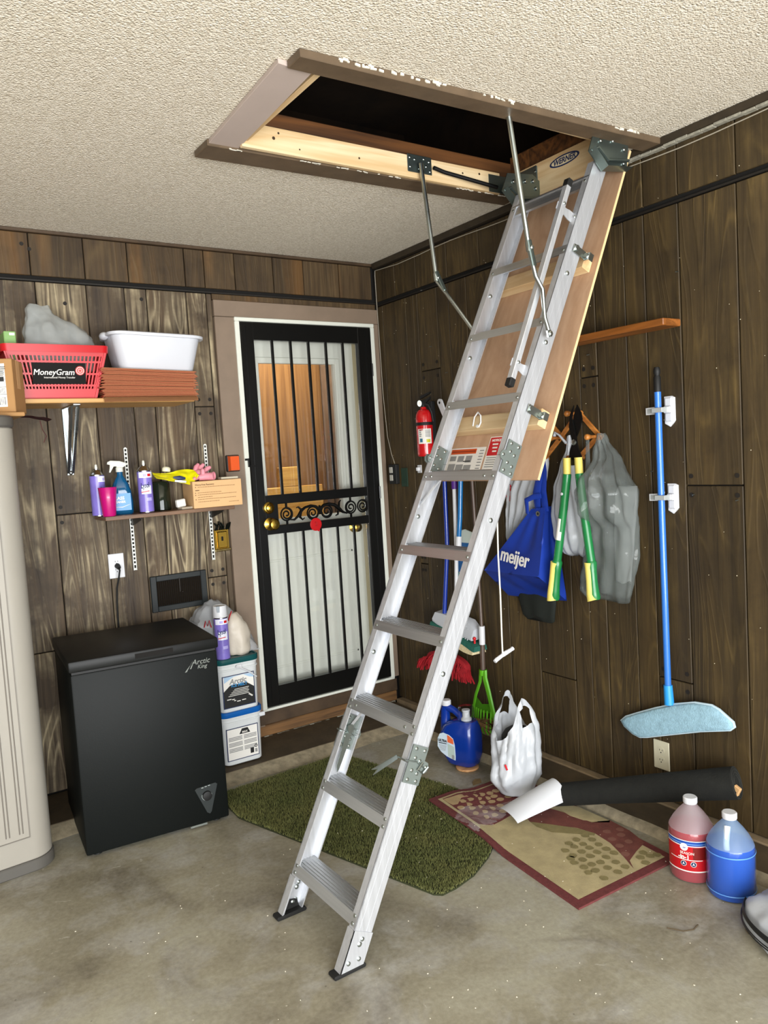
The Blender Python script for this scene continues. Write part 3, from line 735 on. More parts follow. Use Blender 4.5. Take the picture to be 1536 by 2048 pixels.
# pine box frame inside the opening
fz0, fz1 = 2.5665, 2.650
for nm, lo, hi, mt in (('frame_board', (hx0 + .015, -1.277, fz0), (-.195, -1.257, fz1), m_pine), ('frame_board', (hx0 + .015, -1.822, fz0 + .02), (-.10, -1.802, fz1), m_pine),
                       ('frame_board', (-.122, -1.800, fz0 - .06), (-.098, -1.279, fz1 + .004), m_pine_y), ('frame_board', (hx0 + .016, -1.80, fz0 + .018), (hx0 + .036, -1.279, fz1), m_pine_y)):
    fo = ob(nm, B().b2(lo, hi, .0015), mt, lad)
    if lo[0] == -.122:
        X = frame((-.1225, -1.570, 2.618), (0, -1, 0), (0, 0, 1))
        e = B().lathe([(1, 0), (1, .0005)], X @ Matrix.Diagonal((.078, .021, 1, 1)), 32, 0)
        e.lathe([(1, .0006), (1, .001)], X @ Matrix.Diagonal((.068, .0155, 1, 1)), 32, 1)
        e.text('WERNER', .029, X @ T(0, -.0005, .0011), 2, shear=.25, off=.0008, sx=1.0); ob('oval_emblem', e, [m_navy, M('cream_print', '#d9c7a0', .5), m_navy], fo, ang=0)
v = B()
for x, z, r in ((-1.23, 2.632, .004), (-1.25, 2.612, .006), (-.90, 2.60, .004), (-.40, 2.62, .004), (-.31, 2.63, .005), (-1.15, 2.59, .003)): v.lathe([(r, 0), (r, .0008)], FB(x, -1.2775, z), 8)
ob('screw_holes', v, M('screw_hole', '#3c2c18', .7), lad, kind='stuff')
# steel corner angles of the frame and big hinge brackets
def angle_bracket(y, yi, s):
    b = B()
    b.prism([(-.332, 2.512), (-.268, 2.452), (-.132, 2.470), (-.116, 2.575), (-.16, 2.60), (-.30, 2.585)], .004, Matrix(((1, 0, 0, 0), (0, 0, 1, y), (0, 1, 0, 0), (0, 0, 0, 1))))
    b.tube([(-.33, y + s * .006, 2.51), (-.295, y + s * .012, 2.525), (-.25, y + s * .016, 2.488), (-.135, y + s * .012, 2.505)], .006, 6)
    b.loft([[(-.332, y, 2.512), (-.332, y + s * .03, 2.52)], [(-.268, y, 2.452), (-.268, y + s * .03, 2.462)], [(-.132, y, 2.470), (-.132, y + s * .03, 2.478)]], closed=False)
    o = ob('hinge_bracket', b, m_dsteel, lad, ang=25)
    v = B()
    for x, z in ((-.205, 2.565), (-.16, 2.572), (-.145, 2.545), (-.15, 2.495), (-.27, 2.555)): rivet(v, (x, y - .001, z), (0, -1, 0), .008, .006)
    ob('bolts', v, m_steel, o)
angle_bracket(-1.872, -1.80, -1); angle_bracket(-1.432, -1.27, -1)
ob('corner_plate', B().b2((-.126, -1.42, fz0 - .045), (-.122, -1.282, fz1 - .004), .001).b2((-.26, -1.2795, fz0), (-.123, -1.2765, fz1 - .012), .001).b2((-.128, -1.425, fz0 - .04), (-.1225, -1.405, fz1 - .008), .002), m_dsteel, lad)
v = B()
for z in (2.565, 2.59, 2.622): rivet(v, (-.128, -1.415, z), (-1, 0, 0), .006)
ob('bolts', v, m_steel, lad)
# folding struts with knuckles, mounting plate and black arm
pl = ob('strut_plate', B().box((-.620, -1.2795, 2.620), (.118, .004, .068), None, .004), m_dsteel, lad)
v = B()
for x, z in ((-.668, 2.64), (-.668, 2.605), (-.645, 2.635), (-.625, 2.602), (-.60, 2.642), (-.575, 2.635), (-.572, 2.598), (-.59, 2.615)): rivet(v, (x, -1.2815, z), (0, -1, 0), .005)
ob('bolts', v, m_steel, pl)
def strut(pts, y0, y1, nm='strut'):
    n = len(pts); ps = [Vector((x, y0 + (y1 - y0) * i / (n - 1), z)) for i, (x, z) in enumerate(pts)]
    s = ob(nm, B().tube(ps[:2], .0085, 10).tube([ps[1] - (ps[1] - ps[0]).normalized() * .03, ps[1]], .0105, 10), m_steel, lad)
    b = B().tube([ps[1] - (ps[1] - ps[0]).normalized() * .035 + Vector((0, -.006, 0)), ps[1] + (ps[2] - ps[1]).normalized() * .05 + Vector((0, -.006, 0))], .0095, 8, flat=(1, .55))
    ob('knuckle', b, m_dsteel, s)
    ob('lower_arm', B().tube(ps[1:], .0075, 10).tube([ps[-1], ps[-1] + Vector((.004, 0, -.022))], .012, 8, flat=(1, .5)), m_steel, s)
    v = B(); rivet(v, ps[1] + Vector((0, -.012, .01)), (0, -1, 0), .008, .005); rivet(v, ps[-1] + Vector((0, -.008, -.012)), (0, -1, 0), .010, .006); ob('bolts', v, m_steel, s)
strut([(-.700, 2.62), (-.633, 2.142), (-.616, 2.060), (-.594, 2.018), (-.596, 1.922), (-.588, 1.880)], -1.855, -1.888)
strut([(-.630, 2.615), (-.612, 2.160), (-.597, 2.105), (-.575, 2.040), (-.535, 1.955)], -1.300, -1.447)
ob('pivot_arm', B().tube([(-.560, -1.292, 2.612), (-.51, -1.294, 2.602), (-.262, -1.33, 2.566)], .008, 8), m_rod, lad)

# ------------------------------------------------------------ things on the back wall
def kv(lo, hi): return lo, hi
m_cab = M('grey_beige_plastic', '#979288', .45, var=.02); m_cab2 = M('dark_grey_plastic', '#56534e', .5)
m_groove = M('groove_grey', '#746e66', .5)
# storage cabinet: rounded body, inset door with grooves
cab = thing('storage_cabinet', 'tall grey plastic storage cabinet at the left edge of the photo', 'cabinet', (-2.43, -.34, 0), 4)
def rrect(x0, y0, x1, y1, r, n=6):
    p = []
    for cx, cy, a in ((x1 - r, y0 + r, -90), (x1 - r, y1 - r, 0), (x0 + r, y1 - r, 90), (x0 + r, y0 + r, 180)):
        for i in range(n + 1): t = radians(a + 90 * i / n); p.append((cx + r * cos(t), cy + r * sin(t)))
    return p
ob('body', B().prism(rrect(-.39, -.275, .372, .26, .085, 8), 1.64, z0=.045, bev=.004), m_cab, cab, world=False)
ob('base', B().prism(rrect(-.395, -.28, .377, .265, .088, 8), .045, z0=0, bev=.004), m_cab2, cab, world=False)
ob('top', B().prism(rrect(-.395, -.28, .377, .265, .088, 8), .045, z0=1.685, bev=.008), m_cab2, cab, world=False)
dr = ob('door', B().box((-.07, -.277, .88), (.70, .008, 1.48), None, .003), m_cab, cab, world=False)
b = B()
for x in (.250, .203, .156, .109, .062, .015):
    for dx in (-.006, .006): b.box((x + dx, -.2815, .735 if x > .2 else .80), (.0045, .005, 1.15 if x > .2 else 1.30), None, .0018)
ob('door_rib', b, m_groove, dr, world=False)
b = B().box((.278, -.2812, .86), (.003, .002, 1.44)).box((-.07, -.2812, 1.58), (.70, .002, .003)).box((-.07, -.2812, .14), (.70, .002, .003)); ob('door_seam', b, m_groove, dr, world=False)
b = B()
for q in ((.19, 1.515, .05, .006), (.19, 1.455, .05, .006), (.212, 1.485, .006, .066), (.168, 1.485, .006, .066)): b.box((q[0], -.283, q[1]), (q[2], .006, q[3]), None, .002)
ob('handle_recess', b, m_groove, dr, world=False)
b = B().lathe([(1, 0), (1, .001)], frame((.175, -.2812, 1.405), (1, 0, 0), (0, 0, 1)) @ Matrix.Diagonal((.042, .017, 1, 1)), 24, 0).lathe([(1, .0011), (1, .0015)], frame((.175, -.2812, 1.405), (1, 0, 0), (0, 0, 1)) @ Matrix.Diagonal((.039, .0145, 1, 1)), 24, 1)
b.box((.178, -.2830, 1.405), (.05, .0005, .006)); ob('oval_emblem', b, [m_groove, m_cab], dr, world=False, ang=0)
# things on the cabinet
m_card = M('brown_cardboard', '#a37a4b', .75, var=.06, vs=5); m_card2 = M('light_cardboard', '#c19868', .75, var=.05, vs=6)
TZ = 1.7305
meta(ob('cardboard_sheet', B().box((-2.22, -.33, TZ + .009), (.44, .34, .016), None, .003, rot=R('Z', 3)), m_card), 'flat piece of cardboard lying on the storage cabinet under the labelled box', 'cardboard')
cb = B(); n = 24
pts = [[Vector((-2.06 + .17 * u, -.44 + .10 * v + .02 * sin(u * 5), TZ + .004 + .012 * abs(noise.noise(Vector((u * 4, v * 4, 0)))) - .05 * max(0, u - .55) ** 1.2)) for v in [k / 9 for k in range(10)]] for u in [k / 11 for k in range(12)]]
cb.loft(pts, closed=False); bmesh.ops.solidify(cb.bm, geom=list(cb.bm.faces), thickness=.006)
cb.tube([(-1.925, -.40, TZ - .012), (-1.918, -.40, TZ - .05), (-1.905, -.40, TZ - .075), (-1.918, -.40, TZ - .10)], .0016, 5)
meta(ob('rag', cb, M('maroon_cloth', '#4d2524', .9, var=.4, vs=30)), 'dark maroon rag hanging over the edge of the storage cabinet top', 'rag')
bx = thing('cardboard_box', 'brown cardboard box with white shipping label on the storage cabinet', 'box', (-2.1445, -.335, TZ + .0175), -25)
ob('carton', B().box((0, 0, .103), (.34, .14, .206), None, .003), m_card, bx, world=False)
ob('flap_seam', B().box((0, 0, .2065), (.34, .002, .0012)).box((.1702, .0, .15), (.0006, .04, .11)), m_card2, bx, world=False)
b = B().box((.065, -.0702, .105), (.155, .0006, .165)); f = FB(0, 0, 0)
def lb(x, z, w, h, m=1, y=-.0708): b.box((x, y, z), (w, .0004, h), None, 0, 1, m)
for i in range(9): lb(.125 + random.uniform(-.004, .004), .175 - i * .0042, random.uniform(.02, .036), .0022)
lb(.128, .128, .018, .018); lb(.065, .128, .155, .0015); lb(.065, .098, .155, .0015); lb(.065, .07, .155, .0015)
for i in range(16): lb(.085 + i * .0034, .045, random.choice((.0010, .0018)), .03)
for i in range(10): lb(.10 + i * .004, .084, random.choice((.0010, .0020)), .02)
b.text('USPS', .02, frame((.11, -.1368, .168), (1, 0, 0), (0, 0, 1)), 1) if False else None
ob('shipping_label', b, [m_stk, m_ink], bx, world=False, ang=0)
gb = thing('green_box', 'light green paper box standing in the left end of the red basket', 'box', (-1.975, -.15, 1.8275), 0)
ob('carton', B().box((0, 0, .137), (.046, .12, .274), None, .003), M('pale_green_card', '#7fa564', .6), gb, world=False)
ob('label', B().box((.008, -.0606, .262), (.02, .0006, .010)), m_stk, gb, world=False, ang=0)
# upper shelf and its bracket
SZ = 1.8160
meta(ob('wall_shelf', B().b2((-2.75, -.285, SZ - .019), (-1.232, -.0015, SZ), .002), lumber('pine_shelf_board', '#ad7f45', '#c79b5e', 0, .5)), 'light pine wall shelf carrying the red basket and white tub', 'shelf')
m_zinc = M('bright_zinc', '#b9c0c2', .28, 1, rvar=.15)
sb = thing('shelf_bracket', 'zinc shelf bracket below the pine shelf', 'bracket', (-1.742, -.003, 1.49))
b = B().b2((-1.757, -.006, 1.492), (-1.727, -.0005, SZ - .021), .002).b2((-1.757, -.24, SZ - .025), (-1.727, -.0005, SZ - .0195), .001)
ob('plate', b, m_zinc, sb)
b = B().loft([[(-1.757, -.012, 1.50), (-1.745, -.012, 1.50), (-1.745, -.007, 1.50), (-1.757, -.007, 1.50)], [(-1.760, -.21, SZ - .027), (-1.752, -.21, SZ - .027), (-1.752, -.17, SZ - .027), (-1.760, -.17, SZ - .027)]])
b.loft([[(-1.739, -.012, 1.50), (-1.727, -.012, 1.50), (-1.727, -.007, 1.50), (-1.739, -.007, 1.50)], [(-1.732, -.21, SZ - .027), (-1.724, -.21, SZ - .027), (-1.724, -.17, SZ - .027), (-1.732, -.17, SZ - .027)]])
b.sphere((-1.742, -.010, 1.503), .010); ob('brace', b, m_zinc, sb)
# red shopping basket with lattice sides
m_rb = M('red_plastic', '#bb1c23', .35, var=.05)
bk = thing('shopping_basket', 'red plastic shopping basket with black sign on the pine shelf', 'basket', (-1.812, -.150, SZ + .001))
BW, BD, BH = .290, .20, .205
def bw_(z): t = z / BH; return BW / 2 + .052 * t, BD / 2 + .028 * t
b = B().box((0, 0, .004), (BW, BD, .008), None, .003)
def side(p, q, nbar, rails):
    """p,q: functions of z giving the two upper/lower corner points of one side"""
    for z0, z1 in rails:
        a, c, d, e = p(z0), q(z0), q(z1), p(z1); nv = (c - a).cross(e - a).normalized() * .0022
        b.loft([[a - nv, c - nv, d - nv, e - nv], [a + nv, c + nv, d + nv, e + nv]])
    for i in range(nbar + 1):
        t = i / nbar; w = .0032
        a, e = p(.0) .lerp(q(.0), t), p(BH).lerp(q(BH), t); u = (q(0) - p(0)).normalized() * (w if 0 < i < nbar else .009); nv = u.cross(e - a).normalized() * .002
        b.loft([[a - u - nv, a + u - nv, a + u + nv, a - u + nv], [e - u - nv, e + u - nv, e + u + nv, e - u + nv]])
def cor(sx, sy): return lambda z: Vector((sx * bw_(z)[0], sy * bw_(z)[1], z))
RL = [(0, .042), (.052, .060), (.100, .108), (.150, .158), (.178, .205)]
side(cor(-1, -1), cor(1, -1), 24, RL); side(cor(1, -1), cor(1, 1), 14, RL); side(cor(-1, 1), cor(1, 1), 24, RL); side(cor(-1, -1), cor(-1, 1), 14, RL)
ob('basket_body', b, m_rb, bk, world=False)
rim = B(); o_ = rrect(-.212, -.142, .212, .142, .03, 4); i_ = rrect(-.19, -.122, .19, .122, .025, 4)
rim.loft([[(x, y, .192) for x, y in o_], [(x * 1.012, y * 1.012, .222) for x, y in o_], [(x, y, .226) for x, y in i_], [(x, y, .196) for x, y in i_]], cap0=False, cap1=False)
rim.loft([[(x, y, .196) for x, y in i_], [(x, y, .192) for x, y in o_]], cap0=False, cap1=False)
ob('rim', rim, m_rb, bk, world=False)
sg = B(); y0 = -bw_(.10)[1] - .006; sl = (BD / 2 * 0 + .028) / BH
SX = frame((.005, y0, .105), (1, 0, 0), (0, -sl, 1)) @ R('X', 0)
sg.box((0, 0, -.0008), (.212, .088, .0016), SX, 0, 1, 0)
[sg.text('MoneyGram', .0345, SX @ T(-.022 + dx, .004, .0006 + dx * .2), 1, shear=.2, sx=.93) for dx in (-.0004, .0004)]; sg.text('International Money Transfer', .0105, SX @ T(.0, -.017, .0006), 1, sx=1.0)
sg.lathe([(.019, .0002), (.019, .0008)], SX @ T(.083, .012, 0), 24, 2); sg.lathe([(.0155, .0009), (.0155, .0012)], SX @ T(.083, .012, 0), 24, 1)
sg.lathe([(.0135, .0013), (.0135, .0016)], SX @ T(.083, .012, 0), 24, 2); sg.lathe([(.008, .0017), (.008, .0019)], SX @ T(.083, .012, 0), 20, 1); sg.lathe([(.0065, .002), (.0065, .0022)], SX @ T(.083, .012, 0), 20, 2)
ob('sign', sg, [M('black_sign', '#110f0d', .6, spec=.15), m_stk, M('red_emblem', '#d8342f', .4)], bk, world=False, ang=0)
# crumpled plastic bag in the basket
def blob(rings, n, amp, sc, seed, par=None, aniso=(1, 1, 1), X=None, fold=0, nf=7):
    b = B(); rr = []
    for cx, cy, z, rx, ry in rings:
        ring = []
        for k in range(n):
            a = 2 * pi * k / n; f = 1 + fold * sin(nf * a + 2.1 * sin(z * 9 + seed)) * .5
            ring.append(Vector((cx + rx * cos(a) * f, cy + ry * sin(a) * f, z)))
        rr.append(ring)
    b.loft(rr)
    if amp: b.wrinkle(amp, sc, seed, aniso=aniso)
    return b
def interp(keys, n):
    """keys: tuples with ascending first value; catmull-like smooth resample"""
    out = []
    for i in range(n):
        t = keys[0][0] + (keys[-1][0] - keys[0][0]) * i / (n - 1)
        for a, c in zip(keys, keys[1:]):
            if t <= c[0] + 1e-9:
                u = (t - a[0]) / max(1e-9, c[0] - a[0]); u = u * u * (3 - 2 * u) * .5 + u * .5
                out.append((t,) + tuple(p + (q - p) * u for p, q in zip(a[1:], c[1:]))); break
    return out
m_greyfilm = sheet_plastic('grey_plastic_film', '#c8cdcc', .4, .58, .14)
ks = interp([(1.95, -1.77, -.155, .125, .08), (2.045, -1.775, -.155, .150, .09), (2.09, -1.775, -.15, .145, .085), (2.13, -1.795, -.15, .115, .075), (2.165, -1.825, -.15, .072, .05), (2.195, -1.842, -.15, .050, .035), (2.222, -1.842, -.15, .040, .02)], 34)
bb = blob([(x, y, z, rx, ry) for z, x, y, rx, ry in ks], 72, .016, 11, 2, fold=.07, nf=7)
bb.wrinkle(.006, 20, 5, aniso=(1, .6, .6))
bb.bm.normal_update()
for v in bb.bm.verts: v.co += v.normal * (.016 * abs(noise.noise(v.co * 11)) - .008)
meta(ob('plastic_bag', bb, m_greyfilm, ang=50), 'crumpled pale grey plastic bag bulging out of the red basket', 'bag')
# stack of folded brown paper envelopes with red edges
m_kraft = M('kraft_brown_paper', '#a2714a', .8, var=.08, vs=12); m_redge = M('rusty_red_edge', '#a1402a', .7)
ORD = ['lowest', 'second', 'third', 'fourth', 'fifth', 'sixth', 'seventh', 'eighth', 'ninth', 'tenth', 'eleventh', 'twelfth', 'thirteenth', 'fourteenth', 'fifteenth', 'sixteenth', 'seventeenth', 'eighteenth', 'nineteenth', 'twentieth', 'twenty-first', 'topmost']
base = None; z = SZ + .0008; NE = 22
for i in range(NE):
    lab = 'folded brown paper envelope, %s%s of the stack under the white tub' % (ORD[i], '' if i in (0, NE - 1) else ' from the bottom')
    if base is None:
        th = thing('paper_envelope', lab, 'envelope', (-1.426, -.15, z), 0, 'paper envelopes stacked under the white tub')
        b = B(); pr = [(-.206, .0006), (-.211, .0022), (-.206, .0038), (.206, .0038), (.211, .0022), (.206, .0006)]
        b.loft([[(x, -.133, zz) for x, zz in pr], [(x, -.131, zz - .0002) for x, zz in pr], [(x, .125, zz) for x, zz in pr]])
        ob('sleeve', b, m_kraft, th, world=False)
        ob('red_edge', B().tube([(-.2115, -.1325, .0006), (.2115, -.1325, .0006)], .0013, 5).tube([(-.2118, -.1325, .0014), (-.2118, .1255, .0014)], .0016, 5), m_redge, th, world=False)
        base = th; c = th
    else: c = copy_tree(base); c['label'] = lab
    c.location = (-1.426 + random.uniform(-.010, .008) - (.012 if i in (7, 8, 15) else 0), -.150 + random.uniform(-.009, .003), z + .0004)
    c.rotation_euler = (0, radians(1.9) * i / NE, random.uniform(-.014, .014)); z += .0057
# the lowest sheets sag over the shelf edge
b = B()
for k in range(4):
    z0 = SZ + .001 + k * .0013
    b.loft([[(-1.636 + k * .002, y, zz) for y, zz in ((-.284, z0 + .001), (-.292, z0 - .003), (-.2945 - k * .0012, SZ - .019 + k * .004))], [(-1.216 - k * .003, y, zz) for y, zz in ((-.284, z0 + .001), (-.292, z0 - .003), (-.2945 - k * .0012, SZ - .017 + k * .004))]], closed=False)
bmesh.ops.solidify(b.bm, geom=list(b.bm.faces), thickness=.0007)
ob('drooping_flap', b, m_kraft, base, ang=0)
stack_top = z
# white tub
m_tub = M('white_tub_plastic', '#c4c6cc', .35, sss=.1)
tb = thing('plastic_tub', 'white plastic dish tub on the stack of brown paper envelopes', 'tub', (-1.372, -.158, stack_top + .002), 0, X=T(-1.372, -.158, stack_top + .002) @ R('Z', -2) @ R('Y', 1.9))
b = B()
def rr_(w, d, z, r): return [(x, y, z) for x, y in rrect(-w / 2, -d / 2, w / 2, d / 2, r, 6)]
b.loft([rr_(.325, .19, 0, .04), rr_(.335, .20, .006, .045), rr_(.400, .232, .150, .055), rr_(.394, .226, .150, .053), rr_(.33, .194, .008, .043), rr_(.32, .185, .005, .04)])
ob('basin', b, m_tub, tb, world=False)
ob('rim', B().loft([rr_(.400, .232, .146, .055), rr_(.432, .256, .146, .06), rr_(.434, .258, .158, .06), rr_(.404, .236, .163, .056), rr_(.394, .226, .160, .053), rr_(.394, .226, .146, .053)], cap0=False, cap1=False)
   .sphere((-.214, .0, .152), .02, n=12, sc=(1, 2.0, .9)), m_tub, tb, world=False)
# slotted standards, brackets and lower shelf
LZ = 1.2975
m_std = M('white_metal', '#d7d8d2', .4)
for x, lab in ((-1.488, 'white slotted shelf standard behind the blue spray bottle'), (-1.092, 'white slotted shelf standard behind the pink rubber gloves')):
    s = thing('shelf_standard', lab, 'shelf rail', (x, -.002, 1.02), 0)
    b = B().b2((x - .008, -.009, 1.02), (x - .0045, -.0005, 1.605)).b2((x + .0045, -.009, 1.02), (x + .008, -.0005, 1.605)).b2((x - .008, -.004, 1.02), (x + .008, -.0005, 1.605))
    k = 0; zz = 1.035
    while zz < 1.60:
        b.b2((x - .0045, -.009, zz + .010), (x + .0045, -.004, zz + .018)); zz += .0185
    ob('channel', b, m_std, s, ang=0)
    ob('slots', B().b2((x - .0044, -.0052, 1.03), (x + .0044, -.0042, 1.60)), m_gap, s, ang=0)
    br = thing('support_bracket', lab.replace('white slotted shelf standard', 'dark shelf bracket on the white standard'), 'bracket', (x, -.006, LZ - .05))
    bx_ = B().prism([(-.0095, LZ - .020), (-.175, LZ - .020), (-.175, LZ - .028), (-.03, LZ - .062), (-.0095, LZ - .062)], .004, Matrix(((0, 0, 1, x - .002), (1, 0, 0, 0), (0, 1, 0, 0), (0, 0, 0, 1))))
    bx_.b2((x - .007, -.175, LZ - .0225), (x + .007, -.0095, LZ - .0185)); ob('arm', bx_, m_black, br)
meta(ob('wall_shelf', B().b2((-1.655, -.203, LZ - .0175), (-1.040, -.0105, LZ), .0015), lumber('brown_shelf_board', '#5e4430', '#7a5b43', 0, .45)), 'narrow brown wall shelf holding the spray cans and small box', 'shelf')
# ---- items on the lower shelf
SH = LZ + .0006
m_can = M('lilac_can', '#7d6fc0', .25, var=.12, vs=14); m_chrome = M('tin_chrome', '#c9cbcd', .2, 1); m_lbl = M('pale_label', '#dfe0ee', .35)
def spraycan(loc, rz, label, h=.192, r=.033, cap=None):
    c = thing('spray_can', label, 'spray can', loc, rz)
    ob('body', B().lathe([(r - .003, 0), (r, .004), (r, h), (r - .002, h + .002)], None, 28, caps=True), m_can, c, world=False)
    ob('dome', B().lathe([(r + .0008, h - .002), (r + .001, h + .003), (r - .004, h + .008), (r - .010, h + .018), (r - .018, h + .024), (.013, h + .026), (.013, h + .030), (.004, h + .031), (.004, h + .036)], None, 28).lathe([(r - .002, -.0002), (r + .001, .002), (r + .0008, .005)], None, 28), m_chrome, c, world=False)
    if cap is None: ob('nozzle', B().lathe([(.0065, h + .030), (.0065, h + .038), (.005, h + .048), (.0035, h + .050)], None, 12), m_white, c, world=False)
    b = B().lathe([(r + .0006, h - .030), (r + .0006, h - .004)], None, 24, 0, False, -2.4, .0).lathe([(r + .0009, h - .024), (r + .0009, h - .012)], None, 8, 1, False, -1.15, -.65)
    b.lathe([(r + .0009, h - .024), (r + .0009, h - .012)], None, 8, 3, False, -1.75, -1.30)
    b.lathe([(r + .0007, h - .105), (r + .0009, h - .085), (r + .0007, h - .066)], None, 12, 0, False, -2.1, -.7)
    b.text('Lysol', .034, frame((0, -r - .0014, h - .066), (1, 0, .12), (-.12, 0, 1)), 2, shear=.2, off=.0007, bend=r + .001, sx=.56)
    b.box((0, -r - .0012, h - .094), (.036, .0006, .004), None, 0, 1, 1, rot=R('Y', -8))
    b.lathe([(r + .0007, .055), (r + .0007, .070)], None, 10, 3, False, -1.5, -.75)
    ob('label', b, [m_lbl, m_red, m_navy, M('lilac_print', '#a9a2da', .4)], c, world=False, ang=0)
    return c
spraycan((-1.648, -.084, SH), 40, 'purple spray can half hidden behind the magenta cup', .186)
spraycan((-1.447, -.135, SH), -18, 'purple and white disinfectant spray can right of the blue bottle')
cp = thing('plastic_cup', 'magenta plastic cup at the left end of the brown shelf', 'cup', (-1.627, -.166, SH))
ob('cup_wall', B().lathe([(.027, 0), (.029, .003), (.0365, .085), (.0368, .088), (.0405, .128), (.0415, .130), (.0395, .130), (.0355, .085), (.0265, .004)], None, 32), M('magenta_plastic', '#b3106a', .25, coat=.4), cp, world=False)
sp = thing('spray_bottle', 'blue glass cleaner spray bottle with white trigger on the brown shelf', 'spray bottle', (-1.548, -.098, SH), -16)
b = B()
def ov(w, d, z, r=.02): return [(x, y, z) for x, y in rrect(-w / 2, -d / 2, w / 2, d / 2, min(r, d / 2.05), 5)]
b.loft([ov(.088, .05, 0), ov(.096, .056, .005, .024), ov(.098, .058, .06, .024), ov(.088, .056, .105, .024), ov(.068, .05, .142, .022), ov(.044, .038, .166, .018), ov(.027, .027, .178, .013), ov(.026, .026, .20, .013)])
gbl = NT('blue_liquid'); gbl.p.inputs['Base Color'].default_value = lin('#0a5f8f'); gbl.p.inputs['Roughness'].default_value = .08; gbl.p.inputs['Transmission Weight'].default_value = .35; gbl.p.inputs['Coat Weight'].default_value = .5
ob('bottle', b, gbl.m, sp, world=False)
b = B().lathe([(.0165, .196), (.0165, .215), (.013, .218)], None, 16)
b.prism([(.034, .226), (.030, .236), (.004, .246), (-.036, .250), (-.050, .244), (-.052, .234), (-.040, .230), (-.042, .214), (-.046, .196), (-.040, .195), (-.030, .212), (-.024, .222), (-.012, .222), (-.012, .215), (.014, .215)], .022, frame((0, .011, 0), (1, 0, 0), (0, 0, 1)), bev=.003)
ob('trigger', b, m_white, sp, world=False)
b = B().loft([[(x, -.0294 - .0006, z) for x, z in ((-.042, .018), (.04, .018), (.044, .05), (.036, .098), (-.036, .098), (-.044, .05))]], closed=True) if False else B()
b.box((0, -.0296, .058), (.080, .001, .078), None, 0, 1, 0); b.text('GLASS', .020, frame((-.016, -.0302, .075), (1, 0, 0), (0, 0, 1)), 1, off=.0006); b.text('CLEANER', .014, frame((-.014, -.0302, .058), (1, 0, 0), (0, 0, 1)), 1, off=.0004)
b.tube([(-.036, -.0302, .036), (0, -.0302, .034), (.036, -.0302, .046)], [.0006, .0020, .0006], 6, 1)
ob('label', b, [M('cyan_label', '#0e78b4', .3), m_stk], sp, world=False, ang=0)
jr = thing('glass_jar', 'dark green glass jar behind the disinfectant can under the yellow pouch', 'jar', (-1.355, -.072, SH))
g = NT('green_glass'); g.p.inputs['Base Color'].default_value = lin('#3d4636'); g.p.inputs['Roughness'].default_value = .06; g.p.inputs['Transmission Weight'].default_value = .75
ob('jar_wall', B().lathe([(.040, 0), (.043, .004), (.043, .128), (.038, .136), (.034, .139), (.036, .134), (.0395, .126), (.0395, .006)], None, 28), g.m, jr, world=False)
ob('straw', B().tube([(-.02, -.02, .01), (-.022, -.022, .136)], .0035, 6).tube([(-.01, -.028, .075), (.034, -.010, .012)], .003, 6), m_white, jr, world=False)
# yellow pouch lying across jar and box
b = B(); rows = []
for i in range(15):
    u = i / 14; row = []
    for j in range(9):
        v = j / 8; x = -1.402 + .205 * u; edge = abs(v - .5) * 2
        top = 1.482 - .004 * u - .008 * sin(u * 6) ; bot = 1.455 - .043 * min(1, u / .82) if u < .86 else 1.412 + .045 * (u - .86) / .14
        zz = top + (bot - top) * v; y = -.105 - .060 * v + .012 * noise.noise(Vector((u * 5, v * 4, 2)))
        row.append((x, y, zz))
    rows.append(row)
b.loft(rows, closed=False); bmesh.ops.solidify(b.bm, geom=list(b.bm.faces), thickness=.012); b.wrinkle(.006, 22, 3)
pc = thing('wipes_pouch', 'bright yellow wipes pouch lying across the green jar and the brown box', 'pouch', (-1.3, -.13, 1.437))
ob('pouch_film', b, M('yellow_film', '#e0d80e', .3, var=.06), pc, ang=50)
b = B()
for q, (a, c, w) in enumerate((((-1.318, -.158, 1.452), (-1.262, -.163, 1.444), .011), ((-1.315, -.166, 1.436), (-1.262, -.170, 1.428), .006))):
    b.tube([a, ((a[0] + c[0]) / 2, a[1] - .006, (a[2] + c[2]) / 2), c], [.004, w, .005], 8, q, flat=(1, .35))
ob('label', b, [m_navy, M('silver_print', '#c8ccd0', .4)], pc)
ob('cap', B().lathe([(.018, 0), (.020, .004), (.0195, .016), (.014, .022), (.004, .024)], T(-1.335, -.112, 1.482) @ R('Y', 8), 20), M('cream_plastic', '#d9d6bc', .4), pc)
# brown box with printed text, on the shelf end
bx = thing('cardboard_box', 'small light brown cardboard box with printed text on the right shelf end', 'box', (-1.118, -.1265, SH), -1.2)
ob('carton', B().box((0, 0, .064), (.246, .148, .128), None, .0015), M('tan_cardboard', '#cfa777', .7, var=.04), bx, world=False)
b = B(); X = frame((0, -.0746, .064), (1, 0, 0), (0, 0, 1))
b.text('Worry-Free Recovery', .0105, X @ T(-.112, .047, 0), 0, align='LEFT', off=.0002)
b.box((-.102, .021, .0002), (.020, .0036, .0003), X, 0, 1, 0)
for x0, w, y, bl in ((-.100, .185, .036, 1), (-.102, .120, .009, 1), (-.102, .19, -.001, 1), (-.102, .068, -.012, 0), (-.102, .19, -.022, 1), (-.102, .104, -.034, 0), (.052, .045, -.043, 0)):
    x = x0
    while x < x0 + w:
        q = random.uniform(.006, .014); b.box((x + q / 2, y, .0002), (q - .0018, .0026, .0003), X, 0, 1, 1); x += q
    if bl: b.box((x0 - .009, y, .0002), (.004, .004, .0003), X, 0, 1, 0)
ob('printed_text', b, [M('brown_ink', '#5e4024', .7), M('light_brown_ink', '#8f6a42', .7)], bx, world=False, ang=0)
